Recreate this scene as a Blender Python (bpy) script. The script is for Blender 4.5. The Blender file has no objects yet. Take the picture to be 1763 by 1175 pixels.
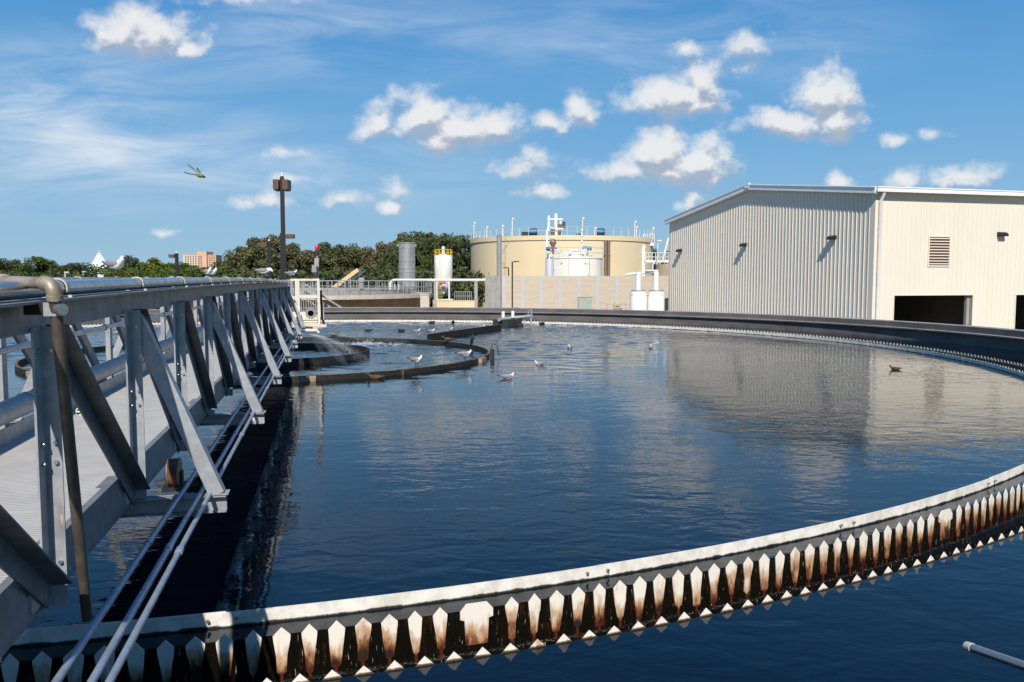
import bpy, bmesh, math, random
from mathutils import Vector, Matrix
R = math.radians
PI = math.pi
S = bpy.context.scene
col = S.collection
rnd = random.Random(7)

# ------------------------------------------------------------------ camera
EYE = 2.3                     # height of the lens above the water (water is z = 0)
FPX = 1420.0                  # focal length in pixels of the 1763-wide photograph
PITCH = R(4.285)
cam_d = bpy.data.cameras.new('camera'); cam = bpy.data.objects.new('camera', cam_d); col.objects.link(cam)
cam.location = (0, 0, EYE); cam.rotation_euler = (PI/2 - PITCH, 0, 0)
cam_d.sensor_width = 36; cam_d.lens = 36*FPX/1763; cam_d.clip_start = 0.05; cam_d.clip_end = 5000
S.camera = cam

def ray(px, py):
    x = (px-881.5)/FPX; y = -(py-587.5)/FPX
    c, s = math.cos(PITCH), math.sin(PITCH)
    return Vector((x, c + y*s, -s + y*c))
def at(px, py, Y):            # real place of something seen at a pixel and standing Y metres ahead
    d = ray(px, py); t = Y/d.y
    return Vector((d.x*t, Y, EYE + d.z*t))
def on_z(px, py, z=0.0):
    d = ray(px, py); t = (z-EYE)/d.z
    return Vector((d.x*t, d.y*t, z))

# ------------------------------------------------------------------ sun, sky, exposure
SUN_AZ = R(-0.5); SUN_EL = R(41)
to_sun = Vector((math.sin(SUN_AZ)*math.cos(SUN_EL), -math.cos(SUN_AZ)*math.cos(SUN_EL), math.sin(SUN_EL)))
sl = bpy.data.lights.new('sun', 'SUN'); so = bpy.data.objects.new('sun', sl); col.objects.link(so)
sl.energy = 4.9; sl.angle = R(0.53); sl.color = (1.0, 0.95, 0.87)
so.rotation_euler = to_sun.to_track_quat('Z', 'Y').to_euler(); so.location = (0, 0, 60)
S.view_settings.view_transform = 'Standard'; S.view_settings.look = 'None'
S.view_settings.exposure = 0.14; S.view_settings.gamma = 1.0
S.view_settings.use_curve_mapping = False
SKY_STRENGTH = 0.075

CLOUDS = [  # px, py, rx, ry, weight
 (215,48,62,46,1.1),(268,62,72,38,1.15),(185,66,40,20,.85),(325,82,44,17,.95),
 (420,-2,90,14,.7),(730,200,58,44,1.15),(800,218,98,36,1.1),(765,242,60,24,.9),(648,208,34,32,.95),(858,225,40,28,.9),
 (948,208,38,26,.95),(998,188,32,32,.92),(1150,165,76,36,1.1),(1212,150,44,40,1.1),(1200,180,60,26,.9),
 (1288,76,38,26,.85),(1184,86,32,15,.8),(1280,118,22,12,.42),(1424,165,58,50,1.2),(1365,214,104,28,1.0),(1440,208,44,40,1.1),
 (1140,262,62,46,1.1),(1200,283,66,42,1.15),(1090,292,72,26,.95),(1150,296,100,22,1.0),
 (936,328,54,15,.8),(900,285,64,34,.62),(1605,230,32,14,.85),(1545,242,28,14,.8),
 (1446,311,24,15,.95),(1548,311,38,24,.72),(1658,300,66,25,.75),(590,340,46,14,.8),(685,320,34,16,.62),(671,356,28,14,.85),
 (455,350,50,17,.8),(1190,338,30,22,.85),(1236,345,22,12,.6),(505,306,40,12,.5),(498,262,50,10,.45),(283,402,28,8,.5)]

w = bpy.data.worlds.new('World'); S.world = w; w.use_nodes = True
nt = w.node_tree; nt.nodes.clear()
def N(tree, typ, **kw):
    n = tree.nodes.new(typ)
    for k, v in kw.items(): setattr(n, k, v)
    return n
def setin(tree, sock, v):
    if hasattr(v, 'is_linked') and hasattr(v, 'node'): tree.links.new(v, sock)
    else: sock.default_value = v
def M(tree, op, a, b=None, c=None, clamp=False):
    n = N(tree, 'ShaderNodeMath', operation=op); n.use_clamp = clamp
    setin(tree, n.inputs[0], a)
    if b is not None: setin(tree, n.inputs[1], b)
    if c is not None: setin(tree, n.inputs[2], c)
    return n.outputs[0]
def VM(tree, op, a, b=None):
    n = N(tree, 'ShaderNodeVectorMath', operation=op)
    setin(tree, n.inputs[0], a)
    if b is not None: setin(tree, n.inputs[1], b)
    return n.outputs[1] if op in ('LENGTH', 'DOT_PRODUCT') else n.outputs[0]
def maprange(tree, v, a, b, c=0.0, d=1.0, smooth=True):
    n = N(tree, 'ShaderNodeMapRange'); n.interpolation_type = 'SMOOTHSTEP' if smooth else 'LINEAR'
    setin(tree, n.inputs[0], v)
    for i, x in enumerate((a, b, c, d)): setin(tree, n.inputs[1+i], x)
    return n.outputs[0]

# the cumulus field: soft ellipses broken up by warped noise, as a function of direction (u, v)
g = bpy.data.node_groups.new('CloudField', 'ShaderNodeTree')
g.interface.new_socket('P', in_out='INPUT', socket_type='NodeSocketVector')
g.interface.new_socket('F', in_out='OUTPUT', socket_type='NodeSocketFloat')
gi = N(g, 'NodeGroupInput'); go = N(g, 'NodeGroupOutput')
wn = N(g, 'ShaderNodeTexNoise'); wn.inputs['Scale'].default_value = 22; wn.inputs['Detail'].default_value = 3
g.links.new(gi.outputs[0], wn.inputs['Vector'])
wv = VM(g, 'SUBTRACT', wn.outputs['Color'], (0.5, 0.5, 0.5))
wv = VM(g, 'MULTIPLY', wv, (0.04, 0.026, 0))
pw = VM(g, 'ADD', gi.outputs[0], wv)
acc = None
for (px, py, rx, ry, wt) in CLOUDS:
    d = ray(px, py); u0, v0 = d.x/d.y, d.z/d.y
    q = VM(g, 'SUBTRACT', pw, (u0, v0, 0))
    q = VM(g, 'MULTIPLY', q, (FPX/(rx*1.38), FPX/(ry*1.34), 0))
    L = VM(g, 'LENGTH', q)
    f = M(g, 'MULTIPLY_ADD', L, -wt, wt)
    acc = f if acc is None else M(g, 'SMOOTH_MAX', acc, f, 0.1)
fn = N(g, 'ShaderNodeTexNoise'); fn.inputs['Scale'].default_value = 30; fn.inputs['Detail'].default_value = 9; fn.inputs['Roughness'].default_value = 0.58
fv = VM(g, 'MULTIPLY', gi.outputs[0], (1, 1.25, 1)); g.links.new(fv, fn.inputs['Vector'])
fz = M(g, 'MULTIPLY_ADD', fn.outputs['Fac'], 2.0, -1.0)
res = M(g, 'MULTIPLY_ADD', fz, 0.78, acc)
g.links.new(res, go.inputs[0])

tc = N(nt, 'ShaderNodeTexCoord')
sep = N(nt, 'ShaderNodeSeparateXYZ'); nt.links.new(tc.outputs['Generated'], sep.inputs[0])
yy = M(nt, 'MAXIMUM', sep.outputs[1], 0.02)
u = M(nt, 'DIVIDE', sep.outputs[0], yy); v = M(nt, 'DIVIDE', sep.outputs[2], yy)
cmb = N(nt, 'ShaderNodeCombineXYZ'); nt.links.new(u, cmb.inputs[0]); nt.links.new(v, cmb.inputs[1])
P = cmb.outputs[0]
def field(vec):
    n = N(nt, 'ShaderNodeGroup'); n.node_tree = g; nt.links.new(vec, n.inputs[0]); return n.outputs[0]
f0 = field(P); f1 = field(VM(nt, 'ADD', P, (-0.004, 0.016, 0)))
front = maprange(nt, sep.outputs[1], 0.05, 0.2)
mask = M(nt, 'MULTIPLY', maprange(nt, f0, 0.0, 0.85), front)
mask = M(nt, 'MULTIPLY', mask, 0.92)
lit = maprange(nt, M(nt, 'SUBTRACT', f0, f1), -0.26, 0.24)
thick = maprange(nt, f0, 0.2, 1.3)
# streaky high cirrus
cn = N(nt, 'ShaderNodeTexNoise'); cn.inputs['Scale'].default_value = 3.2; cn.inputs['Detail'].default_value = 7; cn.inputs['Roughness'].default_value = 0.6
cn.inputs['Distortion'].default_value = 0.6
mp = N(nt, 'ShaderNodeMapping'); nt.links.new(P, mp.inputs[0]); mp.inputs['Rotation'].default_value = (0, 0, R(-6)); mp.inputs['Scale'].default_value = (1.3, 6.5, 1)
nt.links.new(mp.outputs[0], cn.inputs['Vector'])
def spot(px, py, rx, ry):
    d = ray(px, py)
    q = VM(nt, 'MULTIPLY', VM(nt, 'SUBTRACT', P, (d.x/d.y, d.z/d.y, 0)), (FPX/rx, FPX/ry, 0))
    return maprange(nt, VM(nt, 'LENGTH', q), 1.0, 0.0)
reg = M(nt, 'ADD', M(nt, 'MULTIPLY', spot(60, 205, 480, 190), 1.25), M(nt, 'MULTIPLY', spot(580, 60, 360, 130), 0.75))
reg = M(nt, 'ADD', reg, M(nt, 'MULTIPLY', spot(1150, 60, 560, 130), 0.6))
reg = M(nt, 'ADD', reg, M(nt, 'MULTIPLY', spot(420, 300, 700, 130), 0.6))
cir = M(nt, 'MULTIPLY', maprange(nt, cn.outputs['Fac'], 0.30, 0.78), reg)
cir = M(nt, 'MULTIPLY', M(nt, 'MULTIPLY', cir, front), 0.85, clamp=True)
sky = N(nt, 'ShaderNodeTexSky'); sky.sky_type = 'NISHITA'; sky.sun_disc = False
sky.sun_elevation = SUN_EL; sky.sun_rotation = PI - SUN_AZ; sky.altitude = 0
sky.air_density = 1.0; sky.dust_density = 0.35; sky.ozone_density = 2.6
hsv = N(nt, 'ShaderNodeHueSaturation'); nt.links.new(sky.outputs[0], hsv.inputs['Color'])
hsv.inputs['Saturation'].default_value = 1.1; hsv.inputs['Value'].default_value = 1.0
K = 1/SKY_STRENGTH
rp = N(nt, 'ShaderNodeValToRGB'); nt.links.new(sep.outputs[2], rp.inputs[0])
rp.color_ramp.interpolation = 'B_SPLINE'
SKYC = [(0.0, (.310, .490, .630)), (.06, (.258, .462, .650)), (.16, (.150, .385, .660)), (.30, (.066, .272, .590)), (.45, (.034, .180, .47)), (1.0, (.016, .09, .29))]
while len(rp.color_ramp.elements) < len(SKYC): rp.color_ramp.elements.new(.5)
for e, (p_, c_) in zip(rp.color_ramp.elements, SKYC): e.position = p_; e.color = (*c_, 1)
rpk = VM(nt, 'SCALE', rp.outputs[0]); rpk.node.inputs['Scale'].default_value = K
def mixc(tree, fac, a, b):
    n = N(tree, 'ShaderNodeMix', data_type='RGBA'); setin(tree, n.inputs['Factor'], fac)
    setin(tree, n.inputs[6], a); setin(tree, n.inputs[7], b); return n.outputs[2]
clear = mixc(nt, 0.94, hsv.outputs[0], rpk)
c1 = mixc(nt, cir, clear, (0.64*K, 0.71*K, 0.80*K, 1))
ccol = mixc(nt, lit, (0.37*K, 0.42*K, 0.51*K, 1), (0.79*K, 0.79*K, 0.79*K, 1))
c2 = mixc(nt, mask, c1, ccol)
bg = N(nt, 'ShaderNodeBackground'); bg.inputs['Strength'].default_value = SKY_STRENGTH
nt.links.new(c2, bg.inputs['Color'])
wo = N(nt, 'ShaderNodeOutputWorld'); nt.links.new(bg.outputs[0], wo.inputs[0])

# ------------------------------------------------------------------ materials
MATS = {}
def mat(name, c, rough=0.6, metal=0.0, var=0.0, scale=4.0, c2=None, stain=0.5, bump=0.0, bscale=30.0, spec=None, stretch=(1, 1, 1), coord='Object', detail=5):
    m = bpy.data.materials.new(name); m.use_nodes = True; t = m.node_tree
    b = t.nodes['Principled BSDF']
    b.inputs['Roughness'].default_value = rough; b.inputs['Metallic'].default_value = metal
    if spec is not None: b.inputs['Specular IOR Level'].default_value = spec
    cc = (*c, 1)
    tcn = N(t, 'ShaderNodeTexCoord')
    mpn = N(t, 'ShaderNodeMapping'); mpn.inputs['Scale'].default_value = stretch
    t.links.new(tcn.outputs[coord], mpn.inputs[0])
    if var or c2:
        n = N(t, 'ShaderNodeTexNoise'); n.inputs['Scale'].default_value = scale; n.inputs['Detail'].default_value = detail; n.inputs['Roughness'].default_value = 0.62
        t.links.new(mpn.outputs[0], n.inputs['Vector'])
        dark = (*c2, 1) if c2 else tuple(x*(1-var) for x in c) + (1,)
        fac = maprange(t, n.outputs['Fac'], stain-0.18, stain+0.18)
        o = mixc(t, fac, dark, cc)
        t.links.new(o, b.inputs['Base Color'])
        r2 = M(t, 'MULTIPLY_ADD', n.outputs['Fac'], -0.2, rough+0.1); t.links.new(r2, b.inputs['Roughness'])
    else:
        b.inputs['Base Color'].default_value = cc
    if bump:
        n = N(t, 'ShaderNodeTexNoise'); n.inputs['Scale'].default_value = bscale; n.inputs['Detail'].default_value = 4
        t.links.new(mpn.outputs[0], n.inputs['Vector'])
        bn = N(t, 'ShaderNodeBump'); bn.inputs['Strength'].default_value = bump; bn.inputs['Distance'].default_value = 0.02
        t.links.new(n.outputs['Fac'], bn.inputs['Height']); t.links.new(bn.outputs[0], b.inputs['Normal'])
    MATS[name] = m
    return m
galv = mat('galvanised_steel', (0.37, 0.38, 0.39), 0.5, 0.12, c2=(0.26, 0.275, 0.29), scale=9, bump=0.05, bscale=60)
galv_bright = mat('galvanised_pipe', (0.40, 0.42, 0.44), 0.26, 0.75, c2=(0.30, 0.32, 0.34), scale=7)
def soil(m):                    # bird droppings and thin rust runs on outdoor steel
    t = m.node_tree; b = t.nodes['Principled BSDF']; l = b.inputs['Base Color'].links[0]; src_ = l.from_socket
    tcn = N(t, 'ShaderNodeTexCoord'); mp = N(t, 'ShaderNodeMapping'); mp.inputs['Scale'].default_value = (1, 1, .35); t.links.new(tcn.outputs['Object'], mp.inputs[0])
    n = N(t, 'ShaderNodeTexNoise'); n.inputs['Scale'].default_value = 16; n.inputs['Detail'].default_value = 4; t.links.new(mp.outputs[0], n.inputs['Vector'])
    n2 = N(t, 'ShaderNodeTexNoise'); n2.inputs['Scale'].default_value = 7; n2.inputs['Detail'].default_value = 6; t.links.new(mp.outputs[0], n2.inputs['Vector'])
    c = mixc(t, maprange(t, n.outputs['Fac'], .68, .72), src_, (.72, .70, .66, 1))
    c = mixc(t, M(t, 'MULTIPLY', maprange(t, n2.outputs['Fac'], .60, .74), .55), c, (.20, .13, .085, 1))
    t.links.new(c, b.inputs['Base Color'])
soil(galv)
galv_shade = mat('shaded_galvanised_steel', (0.215, 0.225, 0.235), 0.5, 0.12, c2=(0.15, 0.16, 0.17), scale=7, bump=0.05, bscale=60)  # darker copy of galv: shade on chords and stringers put into the colour
soil(galv_shade)
diag_shade = mat('shaded_diagonal_steel', (0.155, 0.165, 0.175), 0.55, 0.15, c2=(0.10, 0.108, 0.115), scale=9)  # darker steel for the right diagonals, their shade painted into the base colour
alu = mat('aluminium_deck', (0.50, 0.48, 0.44), 0.55, 0.1, c2=(0.40, 0.385, 0.36), scale=3)
rusty_pipe = mat('weathered_pipe', (0.40, 0.35, 0.28), 0.5, 0.35, c2=(0.24, 0.17, 0.12), scale=9, stain=.45)
pvc_grey = mat('grey_pvc', (0.36, 0.36, 0.35), 0.45, 0, var=.2, scale=6)
conduit_m = mat('conduit', (0.33, 0.37, 0.44), 0.38, 0.3, var=.25, scale=14)
strap_m = mat('cream_strap', (0.62, 0.56, 0.46), 0.5, 0.1, var=.2)
rust = mat('rust', (0.22, 0.09, 0.04), 0.85, 0.1, c2=(0.09, 0.04, 0.025), scale=20)
bolt_m = mat('bolt_steel', (0.45, 0.45, 0.44), 0.35, 0.8, var=.2)
black = mat('black_paint', (0.02, 0.02, 0.02), 0.5, var=.3)
bronze = mat('dark_bronze', (0.022, 0.019, 0.018), 0.5, 0.2, var=.3, scale=8)
brown_box = mat('brown_fixture', (0.13, 0.075, 0.05), 0.5, 0.1, var=.3, scale=10)
cream = mat('cream_paint', (0.70, 0.63, 0.52), 0.55, 0, c2=(0.60, 0.53, 0.42), scale=4, stain=.4)
white_p = mat('white_paint', (0.78, 0.76, 0.72), 0.5, 0, c2=(0.68, 0.65, 0.60), scale=3, stain=.42)
tank_cream = mat('tank_cream', (0.70, 0.56, 0.35), 0.65, 0, c2=(0.64, 0.51, 0.32), scale=.25, stain=.45, stretch=(1, 1, .25))
tank_white = mat('tank_white', (0.86, 0.82, 0.72), 0.6, 0, c2=(0.74, 0.71, 0.62), scale=.6)
tan_conc = mat('tan_concrete', (0.52, 0.42, 0.29), 0.85, 0, c2=(0.42, 0.33, 0.22), scale=.8)
pale_conc = mat('pale_concrete', (0.55, 0.48, 0.40), 0.85, 0, c2=(0.44, 0.38, 0.31), scale=2)
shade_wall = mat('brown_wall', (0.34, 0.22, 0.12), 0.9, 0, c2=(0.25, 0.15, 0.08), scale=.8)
barrier_m = mat('barrier_panel', (0.52, 0.435, 0.335), 0.8, 0, c2=(0.47, 0.39, 0.30), scale=.8, stretch=(1, 1, 6))
louver_grey = mat('louver_grey', (0.36, 0.34, 0.31), 0.6, 0.1, var=.25, scale=2)
panel = mat('wall_panel', (0.72, 0.655, 0.545), 0.5, 0, c2=(0.69, 0.62, 0.51), scale=.5, stretch=(1, 1, .3))
roof_m = mat('white_roof', (0.80, 0.80, 0.79), 0.4, 0, var=.08, scale=1)
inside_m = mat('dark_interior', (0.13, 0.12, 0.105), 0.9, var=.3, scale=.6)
blue_p = mat('blue_paint', (0.02, 0.16, 0.36), 0.5, var=.3)
yellow_p = mat('yellow_paint', (0.72, 0.48, 0.03), 0.55, var=.2)
boom_y = mat('boom_yellow', (0.68, 0.49, 0.26), 0.6, c2=(0.55, 0.35, 0.15), scale=3, stain=.35)
red_p = mat('red_paint', (0.60, 0.03, 0.025), 0.4, var=.2)
redlamp = mat('red_lens', (0.62, 0.01, 0.01), 0.2)
steel_silo = mat('silo_steel', (0.52, 0.51, 0.48), 0.38, 0.6, c2=(0.38, 0.37, 0.34), scale=1.2, stretch=(1, 1, .5))
green_box = mat('cabinet_green', (0.33, 0.38, 0.33), 0.6, var=.15)
wet_rim = mat('dark_wall', (0.135, 0.122, 0.118), 0.85, 0, c2=(0.088, 0.08, 0.078), scale=.9, bump=.25, bscale=8, stretch=(1, 1, 2.5))
rim_top = mat('rim_concrete', (0.36, 0.33, 0.30), 0.9, 0, c2=(0.2, 0.19, 0.18), scale=3)
wood_wet = mat('algae_board', (0.026, 0.023, 0.015), 0.65, 0, c2=(0.009, 0.009, 0.007), scale=5, stretch=(1, 1, 2))
board_top = mat('board_edge', (0.20, 0.13, 0.065), 0.8, 0, c2=(0.06, 0.04, 0.025), scale=3.5)  # tan; on the ring's top edge the sunlit tone is put into colour
rust_block = mat('stained_block', (0.34, 0.26, 0.18), 0.85, 0, c2=(0.20, 0.11, 0.07), scale=14, stain=.42)
feather_w = mat('white_feather', (0.80, 0.79, 0.77), 0.8, var=.1, scale=20)
feather_g = mat('grey_feather', (0.27, 0.27, 0.285), 0.8, var=.2, scale=30)
feather_k = mat('black_feather', (0.02, 0.02, 0.022), 0.7)
duck_b = mat('brown_feather', (0.13, 0.075, 0.04), 0.8, c2=(0.05, 0.03, 0.02), scale=30)
duck_d = mat('dark_feather', (0.05, 0.033, 0.026), 0.8, c2=(0.025, 0.018, 0.015), scale=30)
bill_o = mat('bill_horn', (0.25, 0.14, 0.04), 0.5)
bill_k = mat('bill_dark', (0.04, 0.03, 0.03), 0.5)
eye_m = mat('eye', (0.01, 0.01, 0.01), 0.15)
rail_w = mat('rail_white', (0.60, 0.60, 0.58), 0.5, var=.1)
tent_m = mat('tent_fabric', (0.82, 0.82, 0.82), 0.7, var=.06, scale=.5)
pink_w = mat('pink_wall', (0.66, 0.40, 0.28), 0.8, var=.1, scale=.3)
pale_w = mat('pale_wall', (0.70, 0.56, 0.42), 0.8, var=.1, scale=.3)
win_m = mat('window_dark', (0.11, 0.10, 0.10), 0.3)
bark = mat('bark', (0.10, 0.075, 0.055), 0.9, var=.4, scale=4)
grass_m = mat('grass', (0.075, 0.095, 0.03), 0.95, 0, c2=(0.11, 0.10, 0.05), scale=.15, bump=.5, bscale=3)
pave_m = mat('pavement', (0.33, 0.31, 0.28), 0.9, 0, c2=(0.26, 0.245, 0.22), scale=.4)

def leaf_mat(name, a, b):
    m = bpy.data.materials.new(name); m.use_nodes = True; t = m.node_tree; t.nodes.clear()
    gm = N(t, 'ShaderNodeNewGeometry'); n = N(t, 'ShaderNodeTexNoise'); n.inputs['Scale'].default_value = 0.55; n.inputs['Detail'].default_value = 4
    t.links.new(gm.outputs['Position'], n.inputs['Vector'])
    n2 = N(t, 'ShaderNodeTexNoise'); n2.inputs['Scale'].default_value = 6; t.links.new(gm.outputs['Position'], n2.inputs['Vector'])
    f = M(t, 'MULTIPLY_ADD', n2.outputs['Fac'], 0.5, M(t, 'MULTIPLY', n.outputs['Fac'], 0.6))
    c = mixc(t, maprange(t, f, 0.38, 0.70), (*a, 1), (*b, 1))
    d = N(t, 'ShaderNodeBsdfDiffuse'); tr = N(t, 'ShaderNodeBsdfTranslucent'); mx = N(t, 'ShaderNodeMixShader'); mx.inputs[0].default_value = 0.25
    t.links.new(c, d.inputs[0]); t.links.new(c, tr.inputs[0]); t.links.new(d.outputs[0], mx.inputs[1]); t.links.new(tr.outputs[0], mx.inputs[2])
    o = N(t, 'ShaderNodeOutputMaterial'); t.links.new(mx.outputs[0], o.inputs[0])
    return m
leaf_olive = leaf_mat('leaf_olive', (0.060, 0.068, 0.026), (0.215, 0.205, 0.095))
leaf_brown = leaf_mat('leaf_brown_olive', (0.066, 0.063, 0.028), (0.235, 0.195, 0.105))
leaf_dark = leaf_mat('leaf_dark', (0.044, 0.058, 0.026), (0.135, 0.155, 0.070))
leaf_green = leaf_mat('leaf_green', (0.038, 0.062, 0.014), (0.14, 0.18, 0.05))
leaf_lime = leaf_mat('leaf_lime', (0.07, 0.10, 0.01), (0.23, 0.24, 0.03))

def water_mat(name, base=(0.002, 0.0065, 0.013), strength=0.34, calm=False):
    m = bpy.data.materials.new(name); m.use_nodes = True; t = m.node_tree; b = t.nodes['Principled BSDF']
    b.inputs['Base Color'].default_value = (*base, 1); b.inputs['Roughness'].default_value = 0.045; b.inputs['IOR'].default_value = 1.333
    gm = N(t, 'ShaderNodeNewGeometry')
    def noise(sc, stretch, det, rot=0, dist=0.0):
        mp = N(t, 'ShaderNodeMapping'); mp.inputs['Scale'].default_value = stretch; mp.inputs['Rotation'].default_value = (0, 0, rot)
        t.links.new(gm.outputs['Position'], mp.inputs[0])
        n = N(t, 'ShaderNodeTexNoise'); n.inputs['Scale'].default_value = sc; n.inputs['Detail'].default_value = det; n.inputs['Distortion'].default_value = dist
        n.inputs['Roughness'].default_value = 0.5
        t.links.new(mp.outputs[0], n.inputs['Vector']); return n.outputs['Fac']
    big = noise(0.55, (0.7, 1.3, 1), 2, R(-14))
    mid = noise(2.6, (0.75, 1.2, 1), 3, R(-10), 0.5)
    fine = noise(7.5, (0.7, 1.2, 1), 2, R(9), 0.3)
    patch = maprange(t, noise(0.16, (1, 1, 1), 2), 0.35, 0.7, 0.35, 1.25)
    h = M(t, 'MULTIPLY', mid, 0.030)
    h = M(t, 'MULTIPLY_ADD', fine, 0.0090, h)
    h = M(t, 'MULTIPLY', h, patch)
    h = M(t, 'MULTIPLY_ADD', big, 0.02, h)
    # breeze and the spray ruffle the water round the hub and behind it
    sp = N(t, 'ShaderNodeSeparateXYZ'); t.links.new(gm.outputs['Position'], sp.inputs[0])
    e_ = M(t, 'MULTIPLY_ADD', big, 3.0, M(t, 'SUBTRACT', M(t, 'MULTIPLY_ADD', sp.outputs[1], 0.366, -9.0), sp.outputs[0]))
    chop = M(t, 'MULTIPLY', maprange(t, e_, -1.5, 2.5), maprange(t, sp.outputs[1], 19.5, 25.0))
    cn_ = noise(5.0, (0.8, 1.15, 1), 3, R(12), 0.4)
    h = M(t, 'MULTIPLY_ADD', M(t, 'MULTIPLY', cn_, chop), 0.06, h)
    bn = N(t, 'ShaderNodeBump'); bn.inputs['Strength'].default_value = strength; bn.inputs['Distance'].default_value = 1.0
    t.links.new(h, bn.inputs['Height']); t.links.new(bn.outputs[0], b.inputs['Normal'])
    return m
water_m = water_mat('tank_water')
trough_water_m = water_mat('trough_water', (0.004, 0.004, 0.003), 0.8)

def weir_mat(edge=False):
    m = bpy.data.materials.new('stained_weir_plate'); m.use_nodes = True; t = m.node_tree; b = t.nodes['Principled BSDF']
    b.inputs['Roughness'].default_value = 0.5
    gm = N(t, 'ShaderNodeNewGeometry'); sp = N(t, 'ShaderNodeSeparateXYZ'); t.links.new(gm.outputs['Position'], sp.inputs[0])
    mp = N(t, 'ShaderNodeMapping'); mp.inputs['Scale'].default_value = (1, 1, 0.35); t.links.new(gm.outputs['Position'], mp.inputs[0])
    n = N(t, 'ShaderNodeTexNoise'); n.inputs['Scale'].default_value = 26; n.inputs['Detail'].default_value = 6; n.inputs['Roughness'].default_value = .65
    t.links.new(mp.outputs[0], n.inputs['Vector'])
    n2 = N(t, 'ShaderNodeTexNoise'); n2.inputs['Scale'].default_value = 3.1; t.links.new(gm.outputs['Position'], n2.inputs['Vector'])
    # stains that grow towards the waterline of the trough
    zz = maprange(t, sp.outputs[2], 0.01, -0.24, 0.0, 1.0, False)
    s = M(t, 'ADD', M(t, 'MULTIPLY', zz, 0.80), M(t, 'MULTIPLY_ADD', n.outputs['Fac'], 1.0, -0.5))
    s = M(t, 'MULTIPLY_ADD', M(t, 'SUBTRACT', n2.outputs['Fac'], 0.46), 1.25, s)
    c = mixc(t, maprange(t, s, 0.12, 0.5), (0.79, 0.73, 0.63, 1), (0.50, 0.32, 0.19, 1))
    c = mixc(t, maprange(t, s, 0.46, 0.74), c, (0.17, 0.055, 0.018, 1))
    c = mixc(t, maprange(t, s, 0.72, 0.92), c, (0.025, 0.012, 0.007, 1))
    c = mixc(t, maprange(t, sp.outputs[2], -.232, -.262), c, (0.075, 0.012, 0.004, 1))
    if edge: c = mixc(t, maprange(t, M(t, 'MULTIPLY_ADD', n.outputs['Fac'], -.02, sp.outputs[2]), .008, -.004), c, (0.10, 0.055, 0.02, 1))
    t.links.new(c, b.inputs['Base Color'])
    return m
weir_m = weir_mat(); weir_edge_m = weir_mat(True)
def slime_mat():
    m = bpy.data.materials.new('wet_slime_wall'); m.use_nodes = True; t = m.node_tree; b = t.nodes['Principled BSDF']
    gm = N(t, 'ShaderNodeNewGeometry')
    mp = N(t, 'ShaderNodeMapping'); mp.inputs['Scale'].default_value = (1, 1, 0.12); t.links.new(gm.outputs['Position'], mp.inputs[0])
    n = N(t, 'ShaderNodeTexNoise'); n.inputs['Scale'].default_value = 38; n.inputs['Detail'].default_value = 6
    t.links.new(mp.outputs[0], n.inputs['Vector'])
    n2 = N(t, 'ShaderNodeTexNoise'); n2.inputs['Scale'].default_value = 6; n2.inputs['Detail'].default_value = 4; t.links.new(gm.outputs['Position'], n2.inputs['Vector'])
    s = M(t, 'MULTIPLY_ADD', n2.outputs['Fac'], 0.7, M(t, 'MULTIPLY', n.outputs['Fac'], 0.5))
    c = mixc(t, maprange(t, s, 0.66, 0.84), (0.006, 0.005, 0.003, 1), (0.06, 0.016, 0.005, 1))
    n3 = N(t, 'ShaderNodeTexNoise'); n3.inputs['Scale'].default_value = 95; n3.inputs['Detail'].default_value = 3; t.links.new(mp.outputs[0], n3.inputs['Vector'])
    c = mixc(t, maprange(t, n3.outputs['Fac'], 0.66, 0.76), c, (0.42, 0.40, 0.33, 1))  # pale streaks: foam, and water glints painted into the colour
    t.links.new(c, b.inputs['Base Color']); b.inputs['Roughness'].default_value = 0.22
    bn = N(t, 'ShaderNodeBump'); bn.inputs['Strength'].default_value = 1.0; bn.inputs['Distance'].default_value = 0.03
    t.links.new(n.outputs['Fac'], bn.inputs['Height']); t.links.new(bn.outputs[0], b.inputs['Normal'])
    return m
slime_m = slime_mat()
def baffle_mat():
    m = bpy.data.materials.new('baffle_board'); m.use_nodes = True; t = m.node_tree; b = t.nodes['Principled BSDF']
    b.inputs['Roughness'].default_value = 0.6
    gm = N(t, 'ShaderNodeNewGeometry'); sp = N(t, 'ShaderNodeSeparateXYZ'); t.links.new(gm.outputs['Position'], sp.inputs[0])
    n = N(t, 'ShaderNodeTexNoise'); n.inputs['Scale'].default_value = 7; n.inputs['Detail'].default_value = 8; n.inputs['Roughness'].default_value = .7
    t.links.new(gm.outputs['Position'], n.inputs['Vector'])
    c = mixc(t, maprange(t, n.outputs['Fac'], 0.36, 0.62), (0.62, 0.575, 0.50, 1), (0.80, 0.765, 0.69, 1))
    e = M(t, 'MULTIPLY_ADD', M(t, 'SUBTRACT', n.outputs['Fac'], 0.5), 0.05, sp.outputs[2])
    c = mixc(t, maprange(t, e, 0.022, 0.008), c, (0.02, 0.02, 0.008, 1))
    t.links.new(c, b.inputs['Base Color'])
    return m
baffle_m = baffle_mat()
dirty_shaded_m = mat('scum_side_shade', (0.50, 0.455, 0.38), 0.7, 0, c2=(0.33, 0.28, 0.21), scale=2.5, stretch=(1, 1, 3))
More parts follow.
